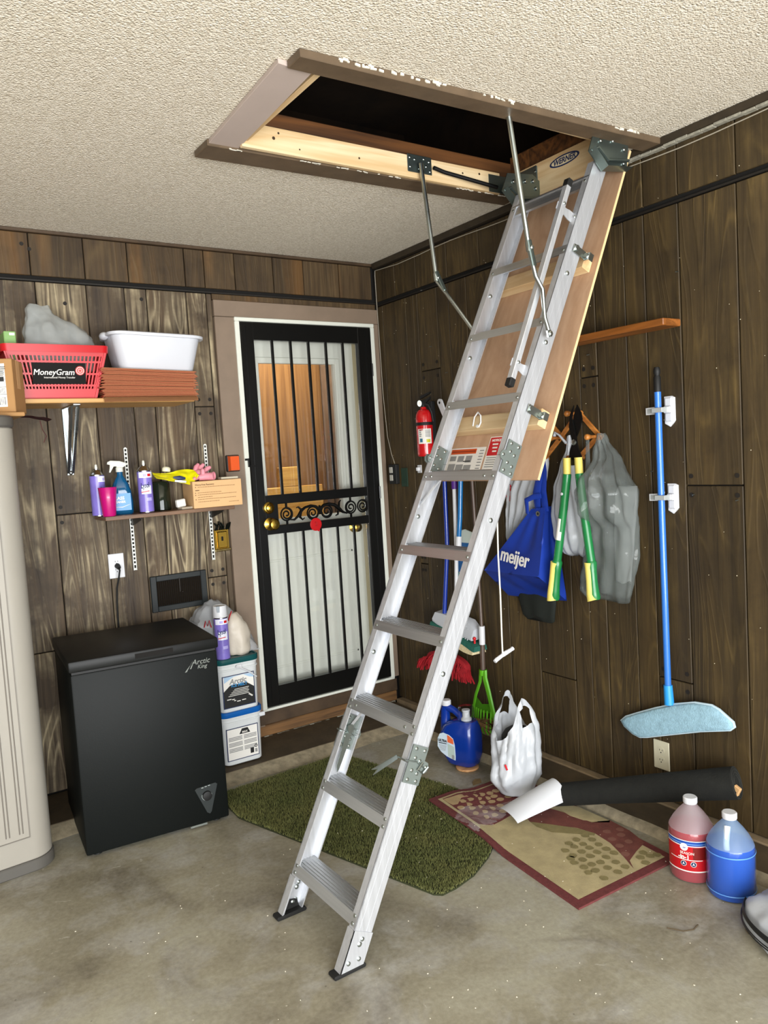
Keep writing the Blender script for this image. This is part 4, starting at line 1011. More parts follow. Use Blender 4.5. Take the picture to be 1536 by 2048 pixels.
meta(ob('paper_pad', B().box((-1.035, -.135, SH + .1345), (.088, .05, .010), None, .002, rot=R('Z', -3)), M('off_white_pad', '#cfc9b4', .6)), 'thin off-white pad lying on the small brown cardboard box', 'pad')
# pink gloves
m_pk = M('pink_rubber', '#d98c99', .5, var=.05)
gz = SH + .1285
gl_ = thing('rubber_gloves', 'pair of crumpled pink rubber gloves on the brown cardboard box', 'gloves', (-1.15, -.12, gz))
b = B().tube([(-1.235, -.10, gz + .022), (-1.205, -.105, gz + .028), (-1.175, -.11, gz + .032), (-1.148, -.115, gz + .030)], [.012, .018, .026, .027], 12)
for q in (((-1.19, -.10, gz + .04), (-1.180, -.095, gz + .068), (-1.168, -.09, gz + .078)), ((-1.165, -.10, gz + .045), (-1.158, -.10, gz + .066), (-1.146, -.10, gz + .076)), ((-1.150, -.11, gz + .04), (-1.128, -.11, gz + .058), (-1.118, -.112, gz + .062))):
    b.tube(q, [.013, .012, .009], 10); b.sphere(q[-1], .0092, n=10)
ob('glove', b, m_pk, gl_, ang=60)
b = B().tube([(-1.190, -.145, gz + .016), (-1.160, -.150, gz + .020), (-1.138, -.165, gz + .0195)], [.015, .0195, .019], 14)
b.tube([(-1.138, -.165, gz + .0195), (-1.126, -.176, gz + .0195)], [.019, .0192], 14)
b.lathe([(.0192, 0), (.0205, .002), (.0192, .004), (.015, .003), (.014, -.012)], T(-1.126, -.176, gz + .0212) @ Vector((.7, -.72, 0)).to_track_quat('Z', 'Y').to_matrix().to_4x4(), 18, caps=False)
for q in (((-1.168, -.15, gz + .028), (-1.170, -.155, gz + .05)), ((-1.188, -.14, gz + .02), (-1.212, -.150, gz + .012))):
    b.tube(q, [.012, .010], 10); b.sphere(q[-1], .0102, n=10)
ob('glove', b, m_pk, gl_, ang=60)
meta(ob('folded_card', B().box((-1.262, -.155, SH + .006), (.075, .045, .011), None, .001, rot=R('Z', 8)), M('grey_card', '#a39683', .8)), 'small flat grey card piece lying beside the brown box on the shelf', 'card')
meta(ob('white_box', B().box((-1.290, -.150, SH + .0305), (.046, .022, .037), None, .004, rot=R('Z', 10) @ R('Y', -6)), M('white_carton', '#dcdad4', .5)), 'tiny white box standing on the shelf left of the brown box', 'box')
# orange reflector light
orr = thing('warning_light', 'orange reflector light on the taupe door casing', 'light', (-.955, -.0165, 1.50))
ob('base', B().box((-.958, -.024, 1.502), (.072, .016, .084), None, .004), M('black_plastic', '#161412', .45), orr)
ob('lens', B().loft([[(-.986, -.032, 1.463), (-.930, -.032, 1.463), (-.930, -.032, 1.541), (-.986, -.032, 1.541)], [(-.982, -.058, 1.467), (-.936, -.058, 1.467), (-.936, -.058, 1.537), (-.982, -.058, 1.537)]]).b2((-.940, -.059, 1.467), (-.936, -.0575, 1.537)), M('orange_lens', '#d4531c', .25, coat=.5), orr, ang=20)
# brass wall plate with keys
kp = thing('key_plate', 'brass wall plate with dark keys beside the door casing', 'key holder', (-1.04, -.002, 1.06))
ob('plate', B().b2((-1.080, -.008, 1.066), (-1.002, -.0008, 1.170), .002).b2((-1.066, -.016, 1.075), (-1.012, -.007, 1.160), .004), m_brass, kp)
ob('slot', B().b2((-1.046, -.0175, 1.112), (-1.036, -.0162, 1.134)), m_gap, kp, ang=0)
ob('bottom_bar', B().cyl((-1.082, -.014, 1.064), (-1.000, -.014, 1.066), .0065, 12), M('bright_brass', '#e0cf94', .18, 1), kp)
b = B()
for i in range(7):
    x = -1.074 + i * .0115; b.tube([(x, -.014, 1.168), (x + random.uniform(-.01, .01), -.024, 1.188), (x + random.uniform(-.014, .014), -.016, 1.205 + .008 * sin(i))], [.005, .009, .005], 8, flat=(1, .5))
ob('keys', b, M('dark_metal_keys', '#1b1e1b', .3, .6), kp)
# outlets
m_ivory = M('ivory_plate', '#c8c2a8', .4); m_wplate = M('white_plate', '#cfd0d3', .38); m_slot = M('slot_black', '#1a1815', .5)
def outlet(name, lab, X, mt, w=.072, h=.116):
    o = thing(name, lab, 'outlet', X.to_translation(), X=X)
    ob('plate', B().box((0, 0, .003), (w, h, .006), None, .002), mt, o, world=False)
    for s in (-1, 1):
        b = B().prism([(.017 * cos(t), s * .0195 + .0145 * sin(t)) for t in [radians(20 * k) for k in range(18)]], .0015, z0=.006)
        r_ = ob('receptacle', b, mt, o, world=False)
        ob('slots', B().box((-.006, s * .0195 + .002, .0077), (.002, .007, .0006)).box((.006, s * .0195 + .002, .0077), (.002, .006, .0006)).lathe([(.0025, .0074), (.0025, .008)], T(0, s * .0195 - .008, 0), 8), m_slot, r_, world=False, ang=0)
    return o
ow = outlet('wall_outlet', 'white wall outlet plate above the black freezer with cord plugged in', FB(-1.574, -.0015, 1.052), m_wplate)
crd = thing('power_cord', 'black power cord plugged into the white outlet behind the freezer', 'cord', (-1.58, -.02, .6))
ob('plug', B().cyl((-1.572, -.0105, 1.052), (-1.572, -.036, 1.046), .013, 12, r2=.010), m_rub, crd)
ob('cable', B().tube([(-1.572, -.034, 1.046), (-1.572, -.048, 1.035), (-1.577, -.040, 1.00), (-1.585, -.022, .95), (-1.588, -.012, .88), (-1.590, -.012, .80), (-1.592, -.012, .70), (-1.592, -.012, .50), (-1.58, -.02, .2)], .0042, 8), m_rub, crd)
# vent
vt = thing('vent_grille', 'dark grey framed wall vent above the freezer', 'vent', (-1.282, -.002, .80))
m_vf = M('slate_frame', '#1a1f20', .5, var=.1)
vx0, vx1, vz0, vz1 = -1.424, -1.140, .800, .977
b = B().b2((vx0, -.014, vz0), (vx0 + .030, -.0008, vz1), .003).b2((vx1 - .030, -.014, vz0), (vx1, -.0008, vz1), .003).b2((vx0 + .0295, -.014, vz0), (vx1 - .0295, -.0008, vz0 + .028), .003).b2((vx0 + .0295, -.014, vz1 - .028), (vx1 - .0295, -.0008, vz1), .003)
ob('frame', b, m_vf, vt)
ob('grille_back', B().b2((vx0 + .03, -.004, vz0 + .028), (vx1 - .03, -.001, vz1 - .028)), m_gap, vt, ang=0)
m_vs = M('dark_brown_louvre', '#1b140c', .5)
for i in range(22):
    x = vx0 + .036 + i * .0103; ob('louvre', B().box((x, -.007, (vz0 + vz1) / 2), (.003, .008, vz1 - vz0 - .056), None, 0, rot=R('Z', 30)), m_vs, vt, ang=0)
ob('lever', B().b2((-1.284, -.017, .885), (-1.278, -.008, .955), .001).sphere((-1.268, -.014, .884), .004), m_vs, vt)

# ------------------------------------------------------------ things on the right wall
# small black outlet box with green insert, and its cord up the corner
bo = thing('wall_outlet', 'black outlet box with grey receptacle faces near the corner of the right wall', 'outlet', (-.02, -.105, 1.385), X=FR(-.0015, -.105, 1.385))
ob('box', B().box((0, 0, .012), (.076, .112, .024), None, .003), m_rub, bo, world=False)
ob('receptacle', B().box((-.012, .024, .0245), (.032, .034, .004), None, .004).box((-.012, -.020, .0245), (.032, .034, .004), None, .004), M('grey_receptacle', '#b9b6ad', .4), bo, world=False)
meta(ob('wall_tag', B().box((-.004, -.193, 1.366), (.004, .060, .105), None, .001).box((-.0065, -.193, 1.332), (.002, .058, .034)), M('dark_green_card', '#22382a', .7)), 'dark green tag on the right wall beside the black outlet box', 'tag')
m_wcord = M('white_cord', '#9a9282', .5)
pts = [(-.008, -.110, 1.443), (-.006, -.080, 1.50), (-.006, -.050, 1.60), (-.006, -.030, 1.85), (-.006, -.026, 2.15), (-.006, -.022, 2.33), (-.006, -.020, 2.52), (-.010, -.03, 2.545), (-.012, -.25, 2.53)]
for i in range(16): pts.append((-.012, -.45 - i * .13, 2.532 + .006 * sin(i * .9)))
wc_ = thing('thin_cord', 'thin white cord running up the corner and along the top of the right wall', 'cord', (-.008, -.11, 1.443)); ob('cable', B().tube(pts, .0022, 6), m_wcord, wc_)
# fire extinguisher
EX = (-.068, -.487)
fe = thing('fire_extinguisher', 'red fire extinguisher with black head hung on the right wall', 'extinguisher', (EX[0], EX[1], 1.48), X=T(EX[0], EX[1], 1.478) @ Matrix.Diagonal((.84, .84, 1.19, 1)))
m_fx = M('extinguisher_red', '#c4141a', .22, coat=.6)
ob('cylinder', B().lathe([(.046, 0), (.050, .004), (.052, .010), (.052, .165), (.050, .182), (.042, .196), (.030, .204), (.020, .207), (.016, .216)], None, 32), m_fx, fe, world=False)
a = radians(-127)
b = B().lathe([(.0526, .055), (.0526, .120)], None, 18, 0, False, a - .85, a + .85).lathe([(.0529, .060), (.0529, .074)], None, 6, 1, False, a + .15, a + .65).lathe([(.0529, .062), (.0529, .078)], None, 6, 2, False, a - .65, a - .3)
for i in range(6): b.lathe([(.0529, .084 + i * .0055), (.0529, .087 + i * .0055)], None, 8, 3, False, a + .05, a + .7)
for i in range(4): b.lathe([(.0529, .086 + i * .008), (.0529, .091 + i * .008)], None, 4, 3, False, a - .70, a - .45 + .06 * (i % 2))
b.lathe([(.0529, .114), (.0529, .118)], None, 6, 1 + 3, False, a - .7, a - .2)
ob('label', b, [m_stk, M('yellow_print', '#c9c21e', .4), M('teal_print', '#2f6a86', .4), m_grey, m_red], fe, world=False, ang=60)
ob('strap', B().lathe([(.0532, .136), (.0532, .148), (.0527, .149), (.0527, .135)], None, 32, caps=False).box((.040, .035, .142), (.03, .03, .012)), m_rub, fe, world=False)
b = B().cyl((0, 0, .214), (0, 0, .238), .013, 12).prism([(-.010, .222), (.030, .232), (.062, .250), (.064, .258), (.028, .246), (-.012, .246)], .016, frame((.004, .006, 0), (.3, -1, 0), (0, 0, 1)))
b.prism([(-.010, .252), (.03, .262), (.066, .272), (.066, .279), (.028, .272), (-.012, .264)], .016, frame((.004, .006, 0), (.3, -1, 0), (0, 0, 1)))
b.tube([(.0, -.012, .228), (.012, -.036, .222), (.024, -.050, .19), (.03, -.054, .15)], [.008, .009, .0075, .007], 8)
ob('valve_head', b, m_rub, fe, world=False)
ob('gauge', B().lathe([(.015, 0), (.015, .008), (.013, .010)], frame((-.022, .008, .232), (.8, -.6, 0), (0, 0, 1)), 18, 0).lathe([(.0115, .0101), (.0115, .0106)], frame((-.022, .008, .232), (.8, -.6, 0), (0, 0, 1)), 18, 1), [m_steel, m_stk], fe, world=False)
ob('pin', B().tube([(-.02, .03, .20), (-.02, .055, .198), (-.02, .06, .205)], .002, 5), m_rod, fe, world=False)
ob('wall_mount', B().b2((.048, -.022, .05), (.077, .022, .24), .002), m_rub, fe, world=False)
# white spring clips screwed to the wall for the broom handles
for y, z, lab in ((-.345, 1.410, 'white wall clip below the fire extinguisher'), (-.500, 1.505, 'white wall clip at the lower right of the fire extinguisher')):
    c = thing('broom_clip', lab, 'clip', (-.02, y, z))
    ob('plate', B().b2((-.006, y - .012, z - .022), (-.0008, y + .026, z + .022), .004), m_wplate, c)
    ob('jaw', B().prism([(.014 * cos(radians(t)), .014 * sin(radians(t))) for t in range(60, 310, 20)] + [(.010 * cos(radians(t)), .010 * sin(radians(t))) for t in range(300, 50, -20)], .018, T(-.020, y - .004, z - .009)), m_wplate, c)
# brush hung by the hole in its white handle, top of a red handle behind it
br = thing('hanging_brush', 'white handle with hanging hole beside the top of the ladder rail near the extinguisher', 'brush', (-.03, -.62, 1.55))
X = frame((-.016, -.565, 1.752), (0, -.45, -.9), (0, -.9, .45))
b = B(); n = 20
for z0, z1 in ((-.005, .005),):
    outer = [(.018 * cos(t) - 0, .018 * sin(t)) for t in [radians(90 + 9 * k) for k in range(21)]] + [(.05, -.016), (.14, -.012), (.14, .012), (.05, .016)]
    b.prism(outer, .010, X, z0=-.005)
ob('handle', b, m_wplate, br); ob('hang_hole', B().lathe([(.007, 0), (.007, .0006)], X @ T(.002, 0, -.0056), 14).lathe([(.007, 0), (.007, .0006)], X @ T(.002, 0, .0051), 14), m_gap, br)
ob('head', B().b2((-.03, -.665, 1.56), (-.004, -.62, 1.64), .006), m_red, br)
# broom with dark blue pole
m_bpole = M('blue_pole', '#12318f', .3, coat=.4); m_tpole = M('teal_blue_pole', '#1266a3', .3, coat=.4)
bm_ = thing('broom', 'broom with dark blue pole, pale grey head and cream bristles', 'broom', (-.07, -.66, .50))
ob('pole', B().tube([(-.036, -.592, 1.395), (-.040, -.588, 1.0), (-.062, -.560, .64)], .0115, 12), m_bpole, bm_)
b = B()
def sec(y, s, x0=-.020): return [(x0 - q[0] * s, y, q[1]) for q in ()]
head = [(-.500, .655, .605), (-.545, .655, .590), (-.62, .650, .577), (-.70, .648, .565), (-.77, .640, .556), (-.812, .605, .548)]
b.loft([[(-.030, y, zt), (-.078, y, zt - .006), (-.100, y, zb + .012), (-.098, y, zb), (-.026, y, zb)] for y, zt, zb in head])
ob('head', b, M('pale_grey_plastic', '#b9bcc2', .45), bm_)
b = B()
for i in range(16):
    y = -.53 - i * .0165; zt = .585 - (i * .0165) * .14; b.box((-.094, y, zt), (.004, .006, .030), None, .001, rot=R('X', 14))
for i in range(9):
    for j in range(4): b.box((-.0795 - j * .0045, -.56 - i * .026 - (j % 2) * .013, .640 - j * .0125), (.002, .010, .004), None, .0006)
ob('grip_ribs', b, M('light_grey_plastic', '#ced2d8', .4), bm_, kind='stuff')
b = B(); hs = [(-.49, .602, .580), (-.60, .580, .555), (-.72, .560, .532), (-.78, .545, .514), (-.82, .532, .500), (-.84, .522, .497)]
b.loft([[(-.026, y, zt), (-.104, y, zt), (-.110, y, zb), (-.022, y, zb)] for y, zt, zb in hs]); ob('bristle_band', b, M('dark_green_bristle', '#1f5a4d', .8, var=.2, vs=60), bm_)
b = B(); hs2 = [(-.49, .579, .548), (-.60, .554, .524), (-.70, .534, .500), (-.76, .522, .486), (-.80, .505, .482), (-.83, .499, .482)]
b.loft([[(-.024, y, zt), (-.109, y, zt), (-.112, y, zb), (-.022, y, zb)] for y, zt, zb in hs2]); ob('bristles', b, M('cream_bristle', '#cdbd96', .9, var=.2, vs=80, bump=.5, bs=160), bm_)
ob('end_knob', B().sphere((-.085, -.822, .560), .009, n=10).cyl((-.085, -.822, .535), (-.085, -.822, .555), .005, 8), m_red, bm_)
# teal mop pole with packaged brush behind it
tm = thing('mop', 'teal blue pole with white ferrule hanging in front of the packaged brush', 'mop', (-.05, -.72, .95))
ob('pole', B().tube([(-.046, -.738, 1.395), (-.054, -.722, 1.16), (-.060, -.712, 1.06)], .0125, 12), m_tpole, tm)
ob('ferrule', B().tube([(-.060, -.712, 1.064), (-.066, -.706, .96)], .0155, 12), m_wplate, tm)
pk = thing('packaged_brush', 'white and blue packaged brush hanging behind the teal pole', 'brush', (-.01, -.70, .78))
ob('backing_card', B().prism([(-.05, -.16), (.05, -.16), (.075, -.02), (.082, .10), (.060, .15), (.0, .165), (-.060, .15), (-.078, .10), (-.07, -.02)], .008, FR(-.002, -.700, .930), bev=.002), M('pale_green_white', '#c9d3c9', .5), pk)
b = B().prism([(-.075, -.06), (.072, -.06), (.080, .095), (-.079, .095)], .001, FR(-.0102, -.700, .930)).prism([(-.060, -.11), (.055, -.11), (.066, -.065), (-.07, -.065)], .001, FR(-.0102, -.700, .930), 1)
ob('label', b, [M('packet_blue', '#1a5b95', .4), M('packet_teal', '#3c8c86', .4)], pk)
# red string mop: purple grip, white pole, red microfibre head
rm = thing('string_mop', 'red string mop with white pole and purple grip below the broom head', 'mop', (-.09, -.56, .30))
ob('grip', B().tube([(-.040, -.676, 1.42), (-.040, -.674, 1.304)], .0165, 14), M('purple_grip', '#4a1f78', .45), rm)
ob('pole', B().tube([(-.042, -.674, 1.305), (-.050, -.675, 1.0), (-.050, -.655, .76), (-.045, -.60, .50), (-.050, -.585, .43)], .0105, 12), m_wplate, rm)
b = B(); hd = []
for t in range(19):
    a = pi * t / 18; hd.append((-.170 * cos(a), .065 * sin(a) ** .7 if t not in (0, 18) else 0.0))
b.prism(hd, .05, FR(-.035, -.565, .375), bev=.012); b.box((-.088, -.615, .392), (.003, .085, .026), None, .001, 1, 1, rot=R('X', 6))
for i in range(4): b.box((-.0900, -.585 - i * .020, .392 - i * .0021), (.0012, .011, .012), None, 0, 1, 2)
ob('head', b, [M('mop_red', '#8f1019', .85, var=.25, vs=40), m_stk, m_red], rm)
b = B(); rnd = random.Random(4)
for i in range(230):
    a = pi * (.02 + .96 * rnd.random()); y = -.565 + .165 * cos(a); z0 = .378 + .058 * sin(a) * rnd.random(); x0 = -.05 - .045 * rnd.random()
    L = rnd.uniform(.035, .065); dy = .035 * cos(a) + rnd.uniform(-.02, .02)
    b.tube([(x0, y, z0), (x0 - .02, y + dy * .5, z0 - L * .35), (x0 - .022 + rnd.uniform(-.01, .01), y + dy, z0 - L)], [.0045, .0048, .004], 5)
ob('strings', b, M('mop_string_red', '#98121c', .9, var=.25, vs=30), rm, kind='stuff')
# scrub brush handle hook seen left of the rail
meta(ob('hand_brush', B().tube([(-.014, -.655, .735), (-.014, -.640, .72), (-.014, -.642, .66), (-.016, -.66, .62)], [.008, .011, .010, .012], 8, flat=(1, .7)), m_wplate), 'small white handle with ring hanging between the blue pole and the ladder rail', 'brush')
# leaf grabber rake
rk = thing('leaf_rake', 'bright green leaf grabber with brown pole leaning on the right wall', 'rake', (-.09, -.83, .09))
m_lime = M('lime_plastic', '#5aa61c', .4, var=.08); m_bp = M('brown_pole', '#54443a', .4)
ob('pole', B().tube([(-.030, -.800, 1.42), (-.040, -.826, .85), (-.055, -.846, .62), (-.060, -.845, .395)], .0085, 10).tube([(-.056, -.846, .54), (-.060, -.845, .395)], .0125, 10), m_bp, rk)
ob('sleeve', B().tube([(-.0545, -.8455, .622), (-.0575, -.8462, .530)], .0155, 14), m_wplate, rk)
b = B().cyl((-.060, -.845, .402), (-.060, -.845, .375), .020, 14)
b.tube([(-.062, -.858, .40), (-.070, -.868, .365), (-.078, -.900, .30), (-.082, -.928, .215), (-.082, -.940, .16)], [.016, .015, .014, .014, .010], 8, flat=(.6, 1.1))
b.tube([(-.062, -.832, .40), (-.068, -.828, .34), (-.076, -.800, .27), (-.082, -.782, .20), (-.083, -.776, .15)], [.012, .010, .009, .008, .006], 8, flat=(.6, 1))
ob('arms', b, m_lime, rk)
b = B()
b.loft([[(-.072, -.790, .265), (-.086, -.855, .235), (-.078, -.925, .250)], [(-.078, -.780, .215), (-.096, -.855, .195), (-.083, -.938, .205)]], closed=False)
bmesh.ops.solidify(b.bm, geom=list(b.bm.faces), thickness=.004)
ob('web', b, m_lime, rk)
for i in range(9):
    t = i / 8; y = -.778 - .162 * t; d = .018 * sin(pi * t)
    ob('tine', B().tube([(-.080 - d, y, .212), (-.090 - d, y - .004, .160), (-.100 - d, y + (t - .5) * -.03, .118), (-.090 - d, y + (t - .5) * -.04, .096)], [.0048, .0045, .004, .003], 6), m_lime if i % 3 else m_lime, rk)
meta(ob('dry_leaves', (lambda b: [b.quad([(-.06 - .05 * rnd.random() + dx, -.80 - .13 * rnd.random() + dy, .085 + .07 * rnd.random() + dz) for dx, dy, dz in ((0, 0, 0), (.02, -.05, .01), (-.015, -.06, .035), (-.03, -.005, .03))]) for _ in range(26)] and b)(B()), M('dry_leaf_brown', '#8a6a42', .9, var=.3, vs=20), kind='stuff'), 'dry brown leaves caught under the green leaf grabber', 'leaves')
# wooden strip on the wall
meta(ob('wood_strip', B().b2((-.105, -1.985, 1.902), (-.0015, -1.46, 1.928), .003), lumber('orange_stained_strip', '#6e3f16', '#9a5c26', 1, .45)), 'orange stained wooden ledge strip fixed across the right wall', 'ledge')
# accordion peg rack
m_peg = lumber('honey_peg_wood', '#8a5120', '#bd7a37', 1, .4)
pr = thing('peg_rack', 'honey coloured wooden accordion peg rack holding the bags and loppers', 'coat rack', (-.02, -1.40, 1.43))
ND = dict(T1=(-1.297, 1.622), T2=(-1.499, 1.622), M0=(-1.196, 1.525), M1=(-1.398, 1.525), M2=(-1.602, 1.520), B1=(-1.297, 1.437), B2=(-1.499, 1.437))
def slat(p, q, x):
    (y0, z0), (y1, z1) = ND[p], ND[q]; A = Vector((x, y0, z0)); C = Vector((x, y1, z1)); d = (C - A).normalized()
    X = frame(A, d, (1, 0, 0)); L = (C - A).length
    ob('slat', B().box((L / 2, 0, 0), (L + .030, .010, .022), X, .003), m_peg, pr)
for p, q, x in (('M0', 'T1', -.028), ('M0', 'B1', -.016), ('T1', 'M1', -.016), ('B1', 'M1', -.028), ('M1', 'T2', -.028), ('M1', 'B2', -.016), ('T2', 'M2', -.016), ('B2', 'M2', -.028)): slat(p, q, x)
for k in ND:
    y, z = ND[k]
    ob('peg', B().lathe([(.012, 0), (.013, .006), (.009, .012), (.007, .030), (.007, .066), (.0095, .074), (.0125, .084), (.012, .092), (.006, .097)], frame((-.006, y, z), (0, -1, 0), (0, 0, 1)), 16), m_peg, pr)
# loppers hung over the rack
lp = thing('loppers', 'long loppers with black blades and green and yellow handles on the peg rack', 'loppers', (-.12, -1.54, .83))
m_bl = M('black_blade', '#151413', .35, .5); m_gh = M('green_handle', '#16733a', .35, coat=.3); m_yh = M('yellow_grip', '#d8c766', .5)
b = B().prism([(.010, .018), (.030, .052), (.044, .090), (.040, .115), (.020, .150), (.002, .110), (-.010, .060), (-.014, .0), (-.03, -.04), (-.036, -.078), (.0, -.078), (.014, -.03)], .005, FR(-.112, -1.556, 1.503))
b.prism([(-.012, .015), (-.022, .062), (-.014, .112), (.008, .148), (-.004, .10), (.008, .04), (.024, -.03), (.046, -.078), (.016, -.078), (-.004, -.04)], .005, FR(-.118, -1.556, 1.503))
ob('blades', b, m_bl, lp)
ob('pivot_bolt', B().lathe([(.012, 0), (.012, .003), (.007, .006)], FR(-.123, -1.558, 1.502), 14), m_steel, lp)
b = B().b2((-.128, -1.592, 1.408), (-.112, -1.524, 1.432), .004); ob('stop_block', b, m_bl, lp)
def handle(y0, z0, y1, z1, y2, z2, xs):
    b = B(); a = Vector((xs, y0, z0)); c = Vector((xs, y1, z1)); N_ = 14
    for i in range(N_): b.tube([a.lerp(c, i / N_), a.lerp(c, (i + .62) / N_)], .0168, 12)
    b.tube([a, c], .0145, 12); ob('bellow', b, m_yh, lp)
    return b
h1 = [(-1.527, 1.440), (-1.525, 1.374), (-1.502, 1.235), (-1.456, 1.008), (-1.430, .842)]
h2 = [(-1.588, 1.440), (-1.590, 1.374), (-1.606, 1.25), (-1.640, 1.020), (-1.652, .868)]
for hh, xs in ((h1, -.135), (h2, -.135)):
    handle(*hh[0], *hh[1], *hh[2], xs)
    ob('pole', B().tube([(xs, *hh[1]), (xs - .004, *hh[2]), (xs - .008, *hh[3])], .0175, 14), m_gh, lp)
    a = Vector((xs - .008, *hh[3])); c = Vector((xs - .010, *hh[4])); d = (c - a)
    ob('grip', B().tube([a - d * .02, a + d * .03, a + d * .25, a + d * .5, a + d * .75, a + d * .95, c], [.019, .0225, .019, .0185, .0205, .024, .021], 14), m_gh, lp)
    sgn = 1 if hh is h1 else 1
    ob('grip_inlay', B().tube([a + Vector((-.010, .004, -.004)), a + d * .15 + Vector((-.012, .006, 0)), a + d * .5 + Vector((-.012, .007, 0)), a + d * .85 + Vector((-.012, .008, 0)), c + Vector((-.010, .002, -.002))], [.019, .015, .0145, .017, .0225], 12), m_yh, lp)
a = Vector((-.139, -1.487, 1.165))
ob('label', B().tube([(-.1395, -1.492, 1.190), (-.1415, -1.474, 1.100)], .0180, 14), m_stk, lp)
ob('rivet', B().lathe([(.006, 0), (.006, .003), (.003, .004)], FR(-.1545, -1.510, 1.293), 12), m_wplate, lp)
# bags on the rack
m_wbag = sheet_plastic('white_plastic_bag', '#cdd1d6', .25, 1, .3); m_clear = sheet_plastic('smoky_clear_plastic', '#7f8684', .15, .42, .10)
m_redink = M('red_bag_print', '#c11f2a', .5)
def hang_bag(levels, n=40, nr=26, fold=.10, nf=9, seed=1, amp=.006, sc=14, xw=-.006):
    """levels: (z, yleft, yright, depth) from bottom up; flat ellipse rings off the wall"""
    b = B(); rings = []
    for z, yl, yr, d in interp([tuple(l) for l in sorted(levels)], nr):
        ring = []
        for k in range(n):
            a = 2 * pi * k / n; ca, sa = cos(a), sin(a)
            f = 1 + fold * sin(nf * a + seed + 1.3 * sin(5 * z))
            y = (yl + yr) / 2 + (yl - yr) / 2 * ca; x = xw - d / 2 - d / 2 * sa * (f if sa > 0 else 1)
            ring.append(Vector((min(x, xw), y, z + .006 * sin(3 * a + seed) * (1 if z < levels[0][0] + .05 else .3))))
        rings.append(ring)
    b.loft(rings); b.wrinkle(amp, sc, seed, aniso=(1, 1, .45))
    for v in b.bm.verts:
        if v.co.x > -.003: v.co.x = -.003
    return b
# grey bag, its handles on the right peg
gb_ = thing('plastic_bag', 'smoky grey clear plastic bag with film inside hanging on the right peg', 'bag', (-.06, -1.66, .85))
b = hang_bag([(.850, -1.52, -1.735, .035), (.885, -1.495, -1.765, .075), (1.05, -1.535, -1.80, .085), (1.15, -1.565, -1.812, .095), (1.22, -1.565, -1.822, .168), (1.30, -1.56, -1.836, .176), (1.345, -1.575, -1.80, .160), (1.43, -1.600, -1.725, .07), (1.50, -1.598, -1.655, .03), (1.527, -1.604, -1.635, .026)], 84, 60, .20, 11, 3, .011, 22, -.016)
ob('film', b, m_clear, gb_, ang=70)
b = hang_bag([(.93, -1.67, -1.745, .02), (1.10, -1.675, -1.77, .03), (1.30, -1.69, -1.795, .03), (1.315, -1.70, -1.79, .02)], 24, 12, .05, 5, 6, .003, 12, -.024)
ob('folded_film', b, m_greyfilm, gb_, ang=70)
ob('handle_strip', B().tube([(-.088, -1.600, 1.530), (-.080, -1.590, 1.45), (-.075, -1.583, 1.36)], [.008, .011, .014], 8, flat=(.25, 1)), m_clear, gb_)
# white bag behind the left lopper handle
wb = thing('plastic_bag', 'white plastic bag hanging on the middle peg behind the left lopper handle', 'bag', (-.05, -1.44, 1.03))
b = hang_bag([(1.020, -1.42, -1.49, .03), (1.036, -1.395, -1.515, .06), (1.10, -1.365, -1.548, .085), (1.20, -1.355, -1.532, .08), (1.31, -1.362, -1.498, .065), (1.40, -1.392, -1.470, .045), (1.47, -1.424, -1.464, .03), (1.53, -1.435, -1.462, .024)], 60, 44, .20, 10, 8, .007, 22, -.008)
ob('film', b, m_wbag, wb, ang=70)
ob('handle_loop', B().tube([(-.05, -1.449, 1.50), (-.062, -1.425, 1.535), (-.064, -1.402, 1.548), (-.060, -1.392, 1.530)], [.010, .008, .007, .007], 8, flat=(.6, 1)), m_wbag, wb)
# white bag with red print left of the blue tote
wb = thing('plastic_bag', 'white plastic bag with red letters hanging left of the blue tote behind the hatch door', 'bag', (-.05, -1.15, 1.05))
b = hang_bag([(1.040, -1.035, -1.075, .02), (1.065, -1.030, -1.10, .04), (1.14, -1.045, -1.18, .06), (1.21, -1.052, -1.245, .07), (1.28, -1.06, -1.275, .07), (1.36, -1.085, -1.315, .06), (1.42, -1.16, -1.32, .04), (1.47, -1.25, -1.31, .03)], 60, 44, .24, 13, 5, .006, 20, -.004)
ob('film', b, m_wbag, wb, ang=70)
tx = B().text('ij', .085, FR(-.060, -1.092, 1.295) @ R('Z', -4), 0, off=.003, sx=1.1); tx.b2((-.0625, -1.105, 1.325), (-.0605, -1.078, 1.335), 0, 1)
ob('lettering', tx, [m_redink, m_navy], wb, ang=0)
ob('handle_loop', B().tube([(-.03, -1.28, 1.46), (-.045, -1.29, 1.50), (-.055, -1.297, 1.452)], .008, 8), m_wbag, wb)
